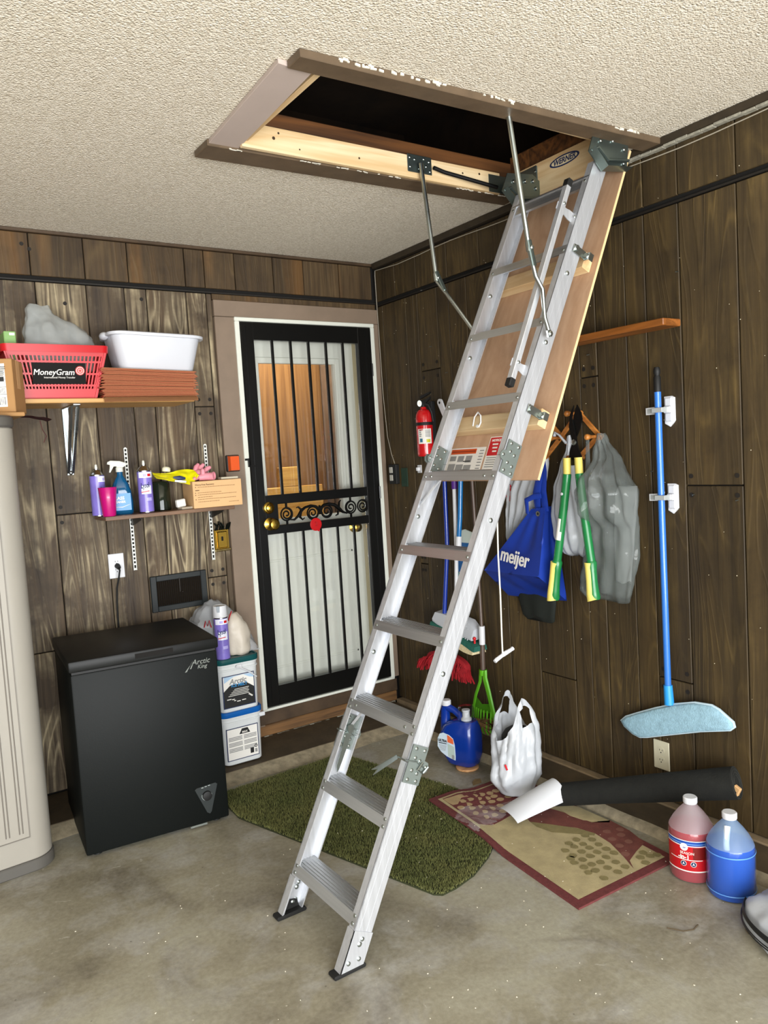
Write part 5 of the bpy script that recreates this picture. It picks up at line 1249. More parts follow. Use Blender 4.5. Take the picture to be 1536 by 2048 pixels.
# blue tote
tt = thing('tote_bag', 'royal blue reusable tote bag with white lettering hanging on the peg rack', 'tote bag', (-.10, -1.25, .80))
m_tote = M('royal_blue_fabric', '#0f3291', .55, var=.06, vs=9, bump=.12, bs=300)
A, Bc, Cc, D_, E_, F_, G_ = [Vector(v) for v in ((-.140, -.985, .926), (-.185, -1.385, .938), (-.040, -1.405, .815), (-.035, -1.030, .795), (-.115, -1.290, 1.222), (-.110, -1.370, 1.232), (-.040, -1.345, 1.230))]
H_ = Vector((-.030, -1.28, 1.21)); I_ = Vector((-.02, -1.418, .86))
def patch(b, p00, p10, p11, p01, n=14, bulge=.0, seed=0, nv=None):
    rows = []
    for i in range(n + 1):
        u = i / n; row = []
        for j in range(n + 1):
            v = j / n; p = (p00 * (1 - u) + p10 * u) * (1 - v) + (p01 * (1 - u) + p11 * u) * v
            nn = (p10 - p00).cross(p01 - p00).normalized(); w = sin(pi * u) * sin(pi * v)
            row.append(p + nn * (bulge * w + .007 * w * noise.noise(Vector((u * 3 + seed, v * 2, seed))) + .006 * w * sin(u * 15 + 3 * v) * v))
        rows.append(row)
    b.loft(rows, closed=False)
b = B()
patch(b, A, Bc, F_, E_, 22, -.012, 1); patch(b, Bc, Cc, G_, F_, 12, .0, 2); patch(b, D_, Cc, Bc, A, 14, -.004, 3); patch(b, A, E_, H_, D_, 12, 0, 4); patch(b, D_, H_, G_, Cc, 10, 0, 5)
patch(b, E_, F_, G_, H_, 6, .0, 6)
bmesh.ops.remove_doubles(b.bm, verts=list(b.bm.verts), dist=.0015)
ob('bag_body', b, m_tote, tt, ang=40)
b = B().tube([E_ + Vector((.02, -.02, -.01)), (-.115, -1.325, 1.29), (-.098, -1.330, 1.36), (-.080, -1.322, 1.425), (-.070, -1.310, 1.452), (-.060, -1.288, 1.452), (-.055, -1.28, 1.42)], [.018, .022, .020, .017, .013, .012, .012], 10, flat=(.25, 1))
b.tube([F_ + Vector((.01, .01, -.02)), (-.105, -1.355, 1.30), (-.088, -1.350, 1.38), (-.072, -1.330, 1.445), (-.064, -1.306, 1.455)], [.020, .019, .016, .013, .010], 10, flat=(.25, 1))
ob('straps', b, m_tote, tt, ang=50)
ob('seam_tab', B().tube([E_ + Vector((-.012, .014, -.02)), E_ + Vector((-.018, .01, .04)), E_ + Vector((-.014, -.03, .055)), F_ + Vector((-.014, .01, .05))], [.010, .014, .012, .012], 8, flat=(.3, 1)), m_tote, tt)
gp = (E_ * .25 + F_ * .75) + Vector((-.020, .004, -.025))
ob('grommet', B().lathe([(.0115, 0), (.0115, .003), (.006, .003), (.006, 0)], FR(*gp), 18, 0, False).lathe([(.006, .0012), (.006, .0016)], FR(*gp), 12, 1), [m_steel, m_gap], tt)
fxd = (Bc - A).normalized(); 
TX = frame((-.182, -1.240, 1.010), (-.12, -1, -.085), (.20, -.15, 1))
ob('lettering', B().text('meijer', .088, TX, 0, off=.0014, sx=.90, depth=.002), m_stk, tt, ang=0)
meta(ob('black_cloth', hang_bag([(.700, -1.13, -1.30, .02), (.715, -1.115, -1.31, .04), (.80, -1.09, -1.33, .05), (.95, -1.12, -1.30, .04)], 30, 12, .2, 6, 4, .004, 14, -.003), M('black_green_cloth', '#10150f', .85)), 'black cloth hanging below the blue tote bag', 'cloth')
# flat mop on two white wall clamps
mp = thing('flat_mop', 'blue flat mop with light blue pad hung on white clamps on the right wall', 'mop', (-.05, -1.92, .31))
ob('pole', B().tube([(-.044, -1.906, 1.678), (-.044, -1.907, .528)], .0125, 14), M('light_blue_pole', '#2f6fc4', .3, coat=.4), mp)
ob('end_grip', B().lathe([(.0135, 0), (.0135, .055), (.010, .060), (.010, .064), (.0125, .068), (.013, .082), (.009, .092)], T(-.044, -1.906, 1.670), 16), m_rub, mp)
ob('socket', B().tube([(-.044, -1.907, .55), (-.046, -1.912, .475)], [.0165, .0185], 14), M('sky_blue_socket', '#2a8fd6', .4), mp)
pad = [(-1.676, .350), (-1.70, .372), (-1.76, .402), (-1.84, .440), (-1.93, .478), (-2.02, .506), (-2.09, .512), (-2.118, .503), (-2.172, .470), (-2.176, .455), (-2.160, .440), (-2.04, .404), (-1.90, .353), (-1.80, .316), (-1.765, .306), (-1.73, .312), (-1.69, .333)]
def padring(s, x): cy, cz = -1.925, .41; return [(x, cy + (y - cy) * s, cz + (z - cz) * s) for y, z in pad]
b = B().loft([padring(.97, -.028), padring(1.0, -.034), padring(1.0, -.044), padring(.975, -.052), padring(.90, -.056), padring(.5, -.057)])
ob('pad', b, M('light_blue_terry', '#8fb2c2', .9, var=.16, vs=60, bump=.6, bs=220), mp, ang=60)
ob('pad_hem', B().tube(padring(1.0, -.040), .0055, 6, closed=True), M('pale_blue_hem', '#b3c8d2', .85), mp)
for y, z, lab in ((-1.93, 1.600, 'upper white mop clamp on the blue mop pole'), (-1.932, 1.272, 'lower white mop clamp on the blue mop pole')):
    c = thing('mop_clamp', lab, 'clamp', (-.01, y, z))
    ob('plate', B().prism([(-.022, -.050), (.0, -.062), (.014, -.048), (.022, -.040), (.022, .046), (.012, .052), (-.022, .052)], .010, FR(-.0008, y, z), bev=.002).box((-.014, y, z + .030), (.008, .030, .034), None, .004).box((-.014, y, z - .026), (.008, .030, .034), None, .004), m_wplate, c)
    ob('jaw', B().b2((-.030, y - .014, z - .010), (-.009, y + .012, z + .014), .002).prism([(-.085, -.012), (-.040, -.012), (-.026, -.022), (-.022, .022), (-.040, .016), (-.085, .014)], .010, FR(-.026, y, z)), m_wplate, c)
    ob('spring_plate', B().b2((-.062, -1.934, z - .007), (-.058, -1.890, z + .011), .001).b2((-.0375, y + .046, z - .008), (-.0362, y + .078, z + .010)).b2((-.060, -1.934, z - .007), (-.028, -1.931, z + .011)), M('clear_grey_spring', '#9fa3a3', .3), c)
orp = outlet('wall_outlet', 'ivory wall outlet on the right wall below the blue mop pad', FR(-.0015, -1.838, .242), m_ivory)
# pull cord with handle hung from the hatch door
pc = thing('pull_cord', 'white pull cord with white toggle handle hanging from the hatch door', 'cord', (-.608, -1.605, .70))
ob('cord', B().tube([(-.592, -1.60, 1.372), (-.600, -1.602, 1.25), (-.606, -1.603, 1.10), (-.604, -1.602, .95), (-.609, -1.604, .80), (-.6095, -1.604, .732)], .0030, 8), M('cotton_cord', '#dfdccf', .8), pc)
ob('toggle', B().tube([(-.648, -1.602, .706), (-.640, -1.602, .711), (-.614, -1.604, .722), (-.604, -1.605, .727), (-.570, -1.608, .737), (-.560, -1.608, .741)], [.0075, .0078, .0070, .0092, .0070, .0080], 10), m_wplate, pc)
# small nails left in the wall
b = B()
for y, z in ((-1.842, 1.372), (-2.19, 1.265), (-2.02, 1.283), (-1.83, 1.45), (-1.51, 1.615), (-1.55, 1.86), (-1.98, 2.1), (-.45, 2.35), (-.62, 1.9), (-.5, 2.05)): b.cyl((-.0005, y, z), (-.012, y + .003, z - .002), .0022, 6)
ob('nails', b, m_steel, wright, kind='stuff')

# ------------------------------------------------------------ things on the floor
# black chest freezer
fr_ = thing('chest_freezer', 'black chest freezer standing in front of the wall outlet', 'freezer', (-1.640, -.410, 0), -4.9)
m_fz = M('black_freezer_enamel', '#0d100f', .5, bump=.06, bs=180, spec=.18); m_fz2 = M('black_freezer_lid', '#121312', .42, bump=.05, bs=180, spec=.25)
FW, FD = .572, .53
ob('cabinet', B().box((0, 0, .3735), (FW, FD, .717), None, .008, 2), m_fz, fr_, world=False)
ob('gasket', B().box((0, 0, .737), (FW - .01, FD - .01, .012)), m_rub, fr_, world=False)
ob('lid', B().box((0, -.003, .764), (FW + .012, FD + .016, .044), None, .007, 2), m_fz2, fr_, world=False)
ob('handle_recess', B().box((.03, -.2762, .766), (.150, .0016, .020), None, .0005), m_gap, fr_, world=False)
for sx in (-1, 1):
    for sy in (-1, 1): ob('foot', B().cyl((sx * .24, sy * .22, 0), (sx * .24, sy * .22, .018), .018, 12), m_rub, fr_, world=False)
ob('kick_strip', B().box((.155, -.2645, .013), (.07, .003, .008)), m_steel, fr_, world=False)
cp_ = ob('control_panel', B().prism([(-.048, .050), (-.040, .056), (.040, .062), (.048, .054), (.016, -.056), (.008, -.064), (-.004, -.056)], .003, frame((.196, -.2655, .115), (1, 0, 0), (0, 0, 1)), bev=.001), M('charcoal_plastic', '#262b2b', .4), fr_, world=False)
ob('dial', B().lathe([(.020, .003), (.019, .014), (.014, .016)], frame((.196, -.2655, .132), (1, 0, 0), (0, 0, 1)), 24), m_rub, cp_, world=False)
b = B().lathe([(.0215, .0034), (.0215, .0046), (.0195, .0046), (.0195, .0034)], frame((.196, -.2655, .132), (1, 0, 0), (0, 0, 1)), 30, 0, False, radians(160), radians(375))
for i in range(3): b.box((-.016 + i * .014, .036 + i * .002, .0034), (.009, .003, .0006), frame((.196, -.2655, .132), (1, 0, 0), (0, 0, 1)))
ob('dial_ring', b, M('silver_ring', '#b9c2c0', .35, .6), cp_, world=False)
X = frame((.205, -.2657, .688), (1, 0, 0), (0, 0, 1))
b = B().text('Arctic', .030, X @ T(.010, .008, 0), 0, shear=.3, off=.0002).text('King', .022, X @ T(.014, -.013, 0), 0, shear=.3, off=.0002)
b.prism([(-.058, -.026), (-.050, -.026), (-.022, .018), (-.030, .004)], .0006, X); b.prism([(-.036, -.016), (-.031, -.016), (-.016, .014), (-.022, .010)], .0006, X)
ob('badge', b, M('silver_badge', '#6f736d', .45, .3), fr_, world=False, ang=0)
# two square white buckets stacked beside the freezer
m_bkt = M('white_bucket', '#cfd2d2', .4); m_blid = M('blue_lid', '#125aa6', .35); m_gl = M('teal_lid', '#0f4a4c', .4)
def bucket(z, lab, back):
    r_ = thing('square_bucket', lab, 'bucket', (-1.105, -.160, z), -1.5)
    def rq(w, zz, rad): return [(x, y, zz) for x, y in rrect(-w / 2, -w / 2, w / 2, w / 2, rad, 5)]
    ob('pail', B().loft([rq(.188, 0, .03), rq(.196, .004, .034), rq(.206, .205, .036), rq(.214, .207, .038), rq(.214, .213, .038), rq(.207, .215, .036), rq(.208, .228, .036), rq(.214, .230, .038), rq(.214, .244, .038)]), m_bkt, r_, world=False)
    ob('lid', B().loft([rq(.219, .238, .04), rq(.223, .241, .042), rq(.223, .262, .042), rq(.217, .2655, .04), rq(.205, .2655, .036), rq(.200, .259, .034), rq(.05, .259, .02)]), m_blid if back else m_gl, r_, world=False)
    ob('handle', B().tube([(-.02, -.112, .222), (.0, -.116, .218), (.05, -.118, .185), (.085, -.113, .155)] if not back else [(.112, -.09, .215), (.122, -.04, .205), (.122, .04, .205), (.112, .09, .215)], .0035, 8).box((.0, -.108, .222) if not back else (.108, -.09, .216), (.03, .012, .02), None, .003), m_wplate, r_, world=False)
    b = B(); X = frame((.0, -.1013, .105), (1, 0, 0), (0, -.025, 1))
    def q(x0, x1, z0, z1, m, e=0.0): b.box(((x0 + x1) / 2, (z0 + z1) / 2, .0006 + e), (x1 - x0, z1 - z0, .0006), X, 0, 1, m)
    q(-.088, .076, -.082, .078, 0)
    if back:
        q(-.084, .072, -.078, .074, 1, .0005)
        b.prism([(-.022, .042), (.034, .042), (.022, .068), (-.008, .068)], .0006, X, 2, z0=.0016); b.text('MAX', .013, X @ T(.006, .050, .0024), 1, off=.0004)
        for x0, w in ((-.078, .07), (.0, .066)):
            for i in range(11):
                if i % 4 != 3: q(x0, x0 + w, .030 - i * .007, .034 - i * .007, 3, .001)
        q(.030, .048, -.066, -.040, 2, .001); q(.054, .066, -.066, -.048, 3, .001)
        b.lathe([(.008, .0016), (.008, .0022), (.005, .0022)], X @ T(.060, -.034, 0), 14, 2, False)
    else:
        q(-.084, .072, .0, .074, 1, .0005); q(-.084, .072, -.078, .004, 2, .0005)
        b.prism([(-.084, .003), (-.05, .03), (.035, .03), (.072, .003), (.072, -.002), (-.084, -.002)], .0006, X, 2, z0=.0016)
        b.prism([(-.08, .045), (-.03, .070), (.02, .072), (.05, .055), (.072, .05), (.072, .072), (-.08, .074)], .0006, X, 4, z0=.0014)
        b.text('Arctic', .034, X @ T(-.010, .046, .002), 3, off=.0012, shear=.2).text('ICE MELT', .020, X @ T(-.004, .026, .0024), 5, off=.0006)
        for i in range(5): q(-.03 - .008 * i, .045 - .004 * (i % 2), .006 - i * .0075, .0085 - i * .0075, 1, .0018)
        for x0, z0, w in ((-.07, -.040, .022), (-.045, -.043, .014), (-.035, -.050, .010), (-.02, -.056, .018), (.006, -.054, .02)): q(x0, x0 + w, z0, z0 + .004, 1, .0018)
        b.tube([(X @ Vector((.042, -.028, .002))), (X @ Vector((.06, -.042, .002)))], .004, 6, 1)
    ob('label', b, [m_navy, m_stk, m_ink, m_grey, M('ice_blue_print', '#a9c4dc', .4), M('cyan_print', '#2f82b8', .4)], r_, world=False, ang=0)
    return r_
bucket(.0415, 'lower white square bucket with blue lid and white label beside the freezer', True)
bucket(.0415 + .2595, 'upper white square bucket with dark teal lid and black label beside the freezer', False)
BT = .0415 + .2595 + .2595
# spray cans and bag on the top bucket
c = spraycan((-1.165, -.222, BT), -20, 'white capped lilac spray can standing on the upper bucket inside the bag', .205, .034, cap=1)
ob('cap', B().lathe([(.0335, .206), (.0345, .209), (.033, .262), (.031, .264), (.029, .258)], None, 24).lathe([(.0345, .207), (.034, .232), (.033, .262)], None, 24), m_wplate, c, world=False)
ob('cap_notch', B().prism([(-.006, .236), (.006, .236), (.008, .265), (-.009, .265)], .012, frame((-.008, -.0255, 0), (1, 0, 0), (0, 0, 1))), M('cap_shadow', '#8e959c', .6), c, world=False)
pb = thing('plastic_bag', 'white plastic carrier bag with red print slumped over the upper bucket', 'bag', (-1.06, -.14, BT))
b = blob([(x, y, z, rx, ry) for z, x, y, rx, ry in interp([(BT + .0015, -1.062, -.155, .058, .058), (BT + .02, -1.060, -.155, .066, .064), (BT + .09, -1.062, -.15, .066, .064), (BT + .14, -1.070, -.15, .060, .060), (BT + .175, -1.075, -.15, .045, .05), (BT + .20, -1.075, -.15, .02, .03)], 20)], 40, .008, 16, 4, fold=.06, nf=7)
ob('stuffing', b, sheet_plastic('cream_film', '#dcd2c2', .2, 1, .4), pb, ang=70)
rows = []
for i in range(31):
    u = i / 30; row = []; x = -1.262 + .300 * u
    zt = BT + .19 + .085 * sin(pi * min(1, u / .72)) ** .7 if u < .36 else BT + .275 - .24 * ((u - .36) / .64) ** 1.7
    zb = BT + .165 - .16 * u ** .8
    for j in range(27):
        a = radians(-25 + 210 * j / 26); w = noise.noise(Vector((u * 9, j * .28, 1)))
        row.append((x + .012 * w, -.115 - .075 * cos(a) * (1 + .25 * w), max(BT + .004, zb + (zt - zb) * max(-.25, sin(a)) + .014 * noise.noise(Vector((u * 14, j * .5, 4))))))
    rows.append(row)
b = B().loft(rows, closed=False); ob('film', b, sheet_plastic('white_translucent_film', '#cfd3d8', .4, .62, .25), pb, ang=70)
ob('red_print', B().tube([(-1.240, -.198, BT + .165), (-1.232, -.200, BT + .195), (-1.224, -.201, BT + .170), (-1.214, -.202, BT + .195), (-1.206, -.203, BT + .160)], .006, 6, flat=(.3, 1)).tube([(-1.118, -.205, BT + .178), (-1.110, -.205, BT + .200), (-1.098, -.203, BT + .222)], .006, 6, flat=(.3, 1)), m_redink, pb)
# green turf mat with short pile
turf = [(-1.40, -.73), (-1.362, -.717), (-1.10, -1.615), (-1.075, -1.690), (-1.047, -1.715), (-.99, -1.718), (-.90, -1.702), (-.837, -1.679), (-.74, -1.625), (-.678, -1.583), (-.60, -1.44), (-.520, -1.29), (-.485, -1.215), (-.478, -1.12), (-.515, -.95), (-.575, -.70), (-.64, -.46), (-.665, -.425), (-.9, -.435), (-1.33, -.485)]
turf = [(-1.345, -.72), (-1.062, -1.70), (-1.040, -1.722), (-.98, -1.720), (-.88, -1.698), (-.76, -1.640), (-.685, -1.588), (-.60, -1.44), (-.520, -1.29), (-.478, -1.20), (-.482, -1.10), (-.53, -.90), (-.60, -.64), (-.650, -.435), (-.70, -.412), (-.95, -.425), (-1.335, -.44)]
tm_ = thing('turf_mat', 'dark green artificial turf mat on the concrete floor under the ladder', 'mat', (-.9, -1.0, 0))
ob('backing', B().prism(turf, .006, z0=.0008), M('turf_backing', '#2b2f14', .95), tm_)
def inside(x, y, poly):
    r = False; n = len(poly)
    for i in range(n):
        (x0, y0), (x1, y1) = poly[i], poly[i - 1]
        if (y0 > y) != (y1 > y) and x < (x1 - x0) * (y - y0) / (y1 - y0) + x0: r = not r
    return r
rnd = random.Random(11); vs, fs = [], []
while len(fs) < 60000:
    x, y = rnd.uniform(-1.37, -.46), rnd.uniform(-1.74, -.39)
    if not inside(x, y, turf): continue
    a = rnd.uniform(0, 2 * pi); h = rnd.uniform(.006, .012); w = .0016; l = rnd.uniform(0, .006); k = len(vs); bA = rnd.uniform(0, 2 * pi)
    vs += [(x + w * cos(a), y + w * sin(a), .0066), (x - w * cos(a), y - w * sin(a), .0066), (x + l * cos(bA), y + l * sin(bA), .0066 + h)]; fs.append((k, k + 1, k + 2))
me = bpy.data.meshes.new('turf_pile'); me.from_pydata([tuple(Vector(v) - Vector((-.9, -1.0, 0))) for v in vs], [], fs)
o = bpy.data.objects.new('turf_pile', me); COL.objects.link(o); o.parent = tm_; o['kind'] = 'stuff'
g = NT('turf_blades'); v = g.coords(); n1 = g.noise(v, 5, 4, .6); n2 = g.noise(v, 220, 2)
g.l(g.mix(g.ramp(n1, [(.35, bw(0)), (.7, bw(.7))]), g.ramp(n2, [(.3, lin('#3d4221')), (.7, lin('#6a7038'))]), lin('#76723f')), g.p.inputs['Base Color']); g.p.inputs['Roughness'].default_value = .8
me.materials.append(g.m)
# patterned door mat
rg = thing('door_mat', 'beige door mat with maroon border and tree pattern on the floor by the right wall', 'mat', (-.45, -1.6, 0))
m_mar = M('maroon_border', '#67302f', .9, var=.2, vs=60, bump=.4, bs=200); m_bei = M('beige_weave', '#ad9f78', .95, var=.14, vs=18, bump=.4, bs=260); m_mar2 = M('faded_maroon', '#6a3a32', .95, var=.2, vs=25, bump=.4, bs=260)
m_oli = M('olive_weave', '#7f744c', .95, var=.14, vs=40, bump=.4, bs=260); m_tan = M('tan_weave', '#a9906a', .95, var=.12, vs=40, bump=.4, bs=260)
c0, c1, c2_, c3 = (-.664, -1.155), (-.755, -2.066), (-.262, -2.085), (-.185, -1.165)
def rp(u, v, k=0): return tuple((c0[i] * (1 - u) + c3[i] * u) * (1 - v) + (c1[i] * (1 - u) + c2_[i] * u) * v for i in (0, 1))
MZ = .0082
def lift(x, y): return .0128 if inside(x, y, turf) else 0
edge = [rp(0, t / 12) for t in range(13)] + [rp(t / 6, 1) for t in range(1, 7)] + [rp(1, 1 - t / 12) for t in range(1, 13)] + [rp(1 - t / 6, 0) for t in range(1, 6)]
# one grid over the mat, rising gently where it overlaps the turf
def h_at(x, y):
    d = 0
    for k in range(24):
        a = 2 * pi * k / 8 + .3 * (k // 8); q = .02 * (1 + k // 8)
        d += .020 if inside(x + q * cos(a), y + q * sin(a), turf) else 0
    return d / 24
def sheet(poly, z, m, par, name, th=.0004):
    b = B(); b.prism(poly, th, m=0)
    bmesh.ops.triangulate(b.bm, faces=list(b.bm.faces))
    for _ in range(6):
        es = [e for e in b.bm.edges if e.calc_length() > .022]
        if es: bmesh.ops.subdivide_edges(b.bm, edges=es, cuts=1); bmesh.ops.triangulate(b.bm, faces=list(b.bm.faces))
    for v in b.bm.verts: v.co.z += z + h_at(v.co.x, v.co.y)
    return ob(name, b, m, par, ang=0)
def mat_grid(name, mt, u0, u1, v0, v1, z, skirt):
    b = B(); nu, nv = int(.5 * (u1 - u0) / .0125) + 1, int(.92 * (v1 - v0) / .0125) + 1; g_ = []
    for i in range(nu + 1):
        row = []
        for k in range(nv + 1):
            x, y = rp(u0 + (u1 - u0) * i / nu, v0 + (v1 - v0) * k / nv); row.append((x, y, z + h_at(x, y)))
        g_.append(row)
    b.loft(g_, closed=False)
    if skirt:
        per = [g_[0][k] for k in range(nv + 1)] + [g_[i][nv] for i in range(1, nu + 1)] + [g_[nu][k] for k in range(nv - 1, -1, -1)] + [g_[i][0] for i in range(nu - 1, 0, -1)]
        b.loft([per, [(x, y, h_at(x, y) + .0006) for x, y, _ in per]], cap0=False, cap1=False)
    ob(name, b, mt, rg, ang=40)
mat_grid('border', m_mar, 0, 1, 0, 1, .0078, True)
mat_grid('field', m_bei, .062, .938, .030, .964, MZ + .0009, False)
trunk = [(-.44, -1.50), (-.322, -1.520), (-.300, -1.60), (-.286, -1.714), (-.235, -1.759), (-.22, -1.747), (-.23, -1.85), (-.262, -1.943), (-.335, -1.963), (-.404, -1.988), (-.436, -2.03), (-.40, -1.96), (-.358, -1.864), (-.344, -1.781), (-.361, -1.708), (-.415, -1.626), (-.463, -1.553)]
sheet(trunk, MZ + .0016, m_mar2, rg, 'tree_pattern')
sheet([(-.463, -1.553), (-.415, -1.626), (-.364, -1.711), (-.344, -1.781), (-.36, -1.79), (-.397, -1.741), (-.46, -1.669), (-.473, -1.599)], MZ + .0020, m_oli, rg, 'leaf_pattern')
sheet([(-.283, -1.525), (-.248, -1.538), (-.225, -1.587), (-.224, -1.747), (-.266, -1.72), (-.297, -1.68), (-.308, -1.62), (-.299, -1.564)], MZ + .0020, m_bei, rg, 'leaf_pattern')
sheet([(-.622, -1.196), (-.26, -1.20), (-.29, -1.40), (-.412, -1.45), (-.604, -1.483), (-.65, -1.46), (-.64, -1.335)], MZ + .0016, m_mar, rg, 'tree_pattern')
sheet([(-.622, -1.202), (-.522, -1.212), (-.516, -1.24), (-.554, -1.239), (-.605, -1.277), (-.626, -1.269), (-.627, -1.236)], MZ + .0022, m_tan, rg, 'leaf_pattern')
def dots(pts, mt, r):
    b = B()
    for x, y in pts:
        w = [(x + r * (.85 + .3 * rnd.random()) * cos(t), y + r * (.85 + .3 * rnd.random()) * sin(t)) for t in [2 * pi * k / 9 for k in range(9)]]
        b.prism(w, .0003, T(0, 0, MZ + .0023 + h_at(x, y)))
    ob('dot_pattern', b, mt, rg, kind='stuff', ang=0)
dots([(-.432, -1.767), (-.385, -1.768), (-.389, -1.804), (-.475, -1.768), (-.439, -1.805), (-.399, -1.844), (-.478, -1.797), (-.442, -1.839), (-.403, -1.883), (-.523, -1.795), (-.484, -1.84), (-.445, -1.878), (-.404, -1.919), (-.529, -1.837), (-.485, -1.88), (-.448, -1.921), (-.562, -1.873), (-.525, -1.88), (-.525, -1.92), (-.49, -1.93), (-.558, -1.915), (-.546, -1.954), (-.549, -1.845), (-.50, -1.97), (-.574, -1.948), (-.561, -2.005), (-.495, -2.01), (-.45, -1.965), (-.449, -2.005), (-.374, -2.033), (-.326, -2.015), (-.325, -1.985), (-.30, -2.026), (-.36, -2.0)], m_oli, .0155)
dots([(-.532, -1.27), (-.572, -1.267), (-.485, -1.239), (-.488, -1.271), (-.446, -1.245), (-.449, -1.283), (-.409, -1.255), (-.415, -1.29), (-.375, -1.255), (-.416, -1.329), (-.569, -1.303), (-.581, -1.339), (-.616, -1.310), (-.541, -1.337), (-.457, -1.32), (-.50, -1.31), (-.60, -1.38), (-.55, -1.38), (-.50, -1.37), (-.455, -1.37), (-.58, -1.42), (-.53, -1.42), (-.48, -1.415), (-.345, -1.29), (-.37, -1.33), (-.33, -1.25)], m_tan, .0165)
dots([(-.30, -1.80), (-.33, -1.85), (-.28, -1.85), (-.30, -1.90), (-.35, -1.90), (-.38, -1.95), (-.25, -1.82)], M('dim_maroon_dot', '#7a5044', .95), .0155)
# clear crumpled film on the mat
g = NT('clear_film'); g.p.inputs['Base Color'].default_value = (.9, .9, .9, 1); g.p.inputs['Roughness'].default_value = .12; g.bump(g.noise(g.coords(), 38, 3), .6, .006)
tr = g.n('ShaderNodeBsdfTransparent'); mx = g.n('ShaderNodeMixShader'); mx.inputs[0].default_value = .13; g.l(tr.outputs[0], mx.inputs[1]); g.l(g.p.outputs[0], mx.inputs[2]); g.l(mx.outputs[0], g.out.inputs[0])
fp = [(-.652, -1.324), (-.592, -1.325), (-.509, -1.335), (-.428, -1.375), (-.395, -1.393), (-.46, -1.44), (-.527, -1.475), (-.61, -1.50), (-.65, -1.49), (-.70, -1.52), (-.717, -1.50), (-.71, -1.469), (-.708, -1.424), (-.70, -1.37)]
b = B()
for i in range(31):
    for j in range(26): pass
N1, N2 = 34, 26; gv = {}
for i in range(N1 + 1):
    for j in range(N2 + 1):
        x, y = -.73 + .35 * i / N1, -1.53 + .22 * j / N2
        if inside(x, y, fp): gv[i, j] = b.bm.verts.new((x, y, .0125 + h_at(x, y) + .022 * abs(noise.noise(Vector((x * 11, y * 11, 1)))) + .006 * abs(noise.noise(Vector((x * 26, y * 26, 2))))))
for i in range(N1):
    for j in range(N2):
        q = [gv.get(k) for k in ((i, j), (i + 1, j), (i + 1, j + 1), (i, j + 1))]
        if all(q): b.bm.faces.new(q)
meta(ob('plastic_film', b, g.m, ang=20), 'crumpled clear plastic film lying on the far end of the door mat', 'plastic film')
# black roll with a white paper liner at its end
p0, p1 = Vector((-.300, -1.535, .066)), Vector((-.085, -2.205, .272)); ax = (p1 - p0).normalized()
ro = thing('fabric_roll', 'long black fabric roll leaning against the right wall above the door mat', 'roll', p0)
QX = frame(p0, ax.cross(Vector((0, 0, 1))), ax.cross(ax.cross(Vector((0, 0, 1)))))
if Vector(QX.col[2][:3]).dot(ax) < 0: QX = T(p0) @ ax.to_track_quat('Z', 'Y').to_matrix().to_4x4()
Lr = (p1 - p0).length; rings = []
for i in range(25):
    t = i / 24; ring = []
    for k in range(24):
        a = 2 * pi * k / 24; r = (.044 + .012 * t) * (1 + .05 * noise.noise(Vector((cos(a) * 1.3, sin(a) * 1.3, t * 4))))
        ring.append((r * cos(a), r * sin(a), t * Lr))
    rings.append(ring)
ob('fabric', B().loft(rings, X=QX), M('black_felt', '#11120e', .9, var=.3, vs=30, bump=.4, bs=150), ro, ang=60)
b = B(); sp_ = [(.054 * (1 - .62 * i / 60) * cos(i * .33), .054 * (1 - .62 * i / 60) * sin(i * .33), Lr + .0012) for i in range(60)]; b.tube(sp_, .0012, 4, X=QX)
ob('spiral_end', b, M('dark_grey_felt', '#2a2a26', .9), ro)
meta(ob('wood_chip', B().box((0, 0, 0), (.014, .026, .034), T(p1 + ax * .014 + Vector((-.028, -.002, -.02))) @ R('X', 25), .003), m_card2), 'small tan wood chip stuck at the right end of the black roll', 'wood chip')
pl_ = thing('paper_sheet', 'white curled paper sheet wrapped at the left end of the black roll on the mat', 'paper', (-.43, -1.53, .02))
rows = []
for i in range(13):
    u = i / 12; c = Vector((-.290, -1.545, .078)).lerp(Vector((-.530, -1.500, .030)), u); row = []
    d = Vector((-.24, .045, -.05)).normalized(); sd = d.cross(Vector((0, 0, 1))).normalized(); up = sd.cross(d)
    w = .058 + .022 * u
    for j in range(15):
        a = radians(-15 + 42 * u + (205 - 85 * u) * j / 14); q = c + sd * (-w * cos(a)) + up * (w * sin(a) * (1 - .55 * u) - .010 * u)
        q.z = max(q.z, .0145 + h_at(q.x, q.y)); row.append(q)
    rows.append(row)
b = B().loft(rows, closed=False)
ob('sheet', b, M('white_paper', '#c6c8cc', .7), pl_, ang=60)
# detergent jug on a round wooden disc
dz = .012
meta(ob('wooden_disc', B().lathe([(.052, .0008), (.054, .003), (.054, .0115), (.052, dz)], T(-.292, -.966, 0), 28), lumber('tan_wood_disc', '#a8784c', '#c99a6a', 0, .6)), 'round tan wooden disc under the blue detergent jug', 'disc')
dj = thing('detergent_jug', 'blue laundry detergent jug with clear cap by the right wall', 'jug', (-.288, -.925, dz + .0006), -72)
m_jb = M('deep_blue_plastic', '#0b2f86', .25, coat=.4)
def jr_(w, d, z, cx=0, r=.04): return [(x + cx, y, z) for x, y in rrect(-w / 2, -d / 2, w / 2, d / 2, min(r, d / 2.02, w / 2.02), 6)]
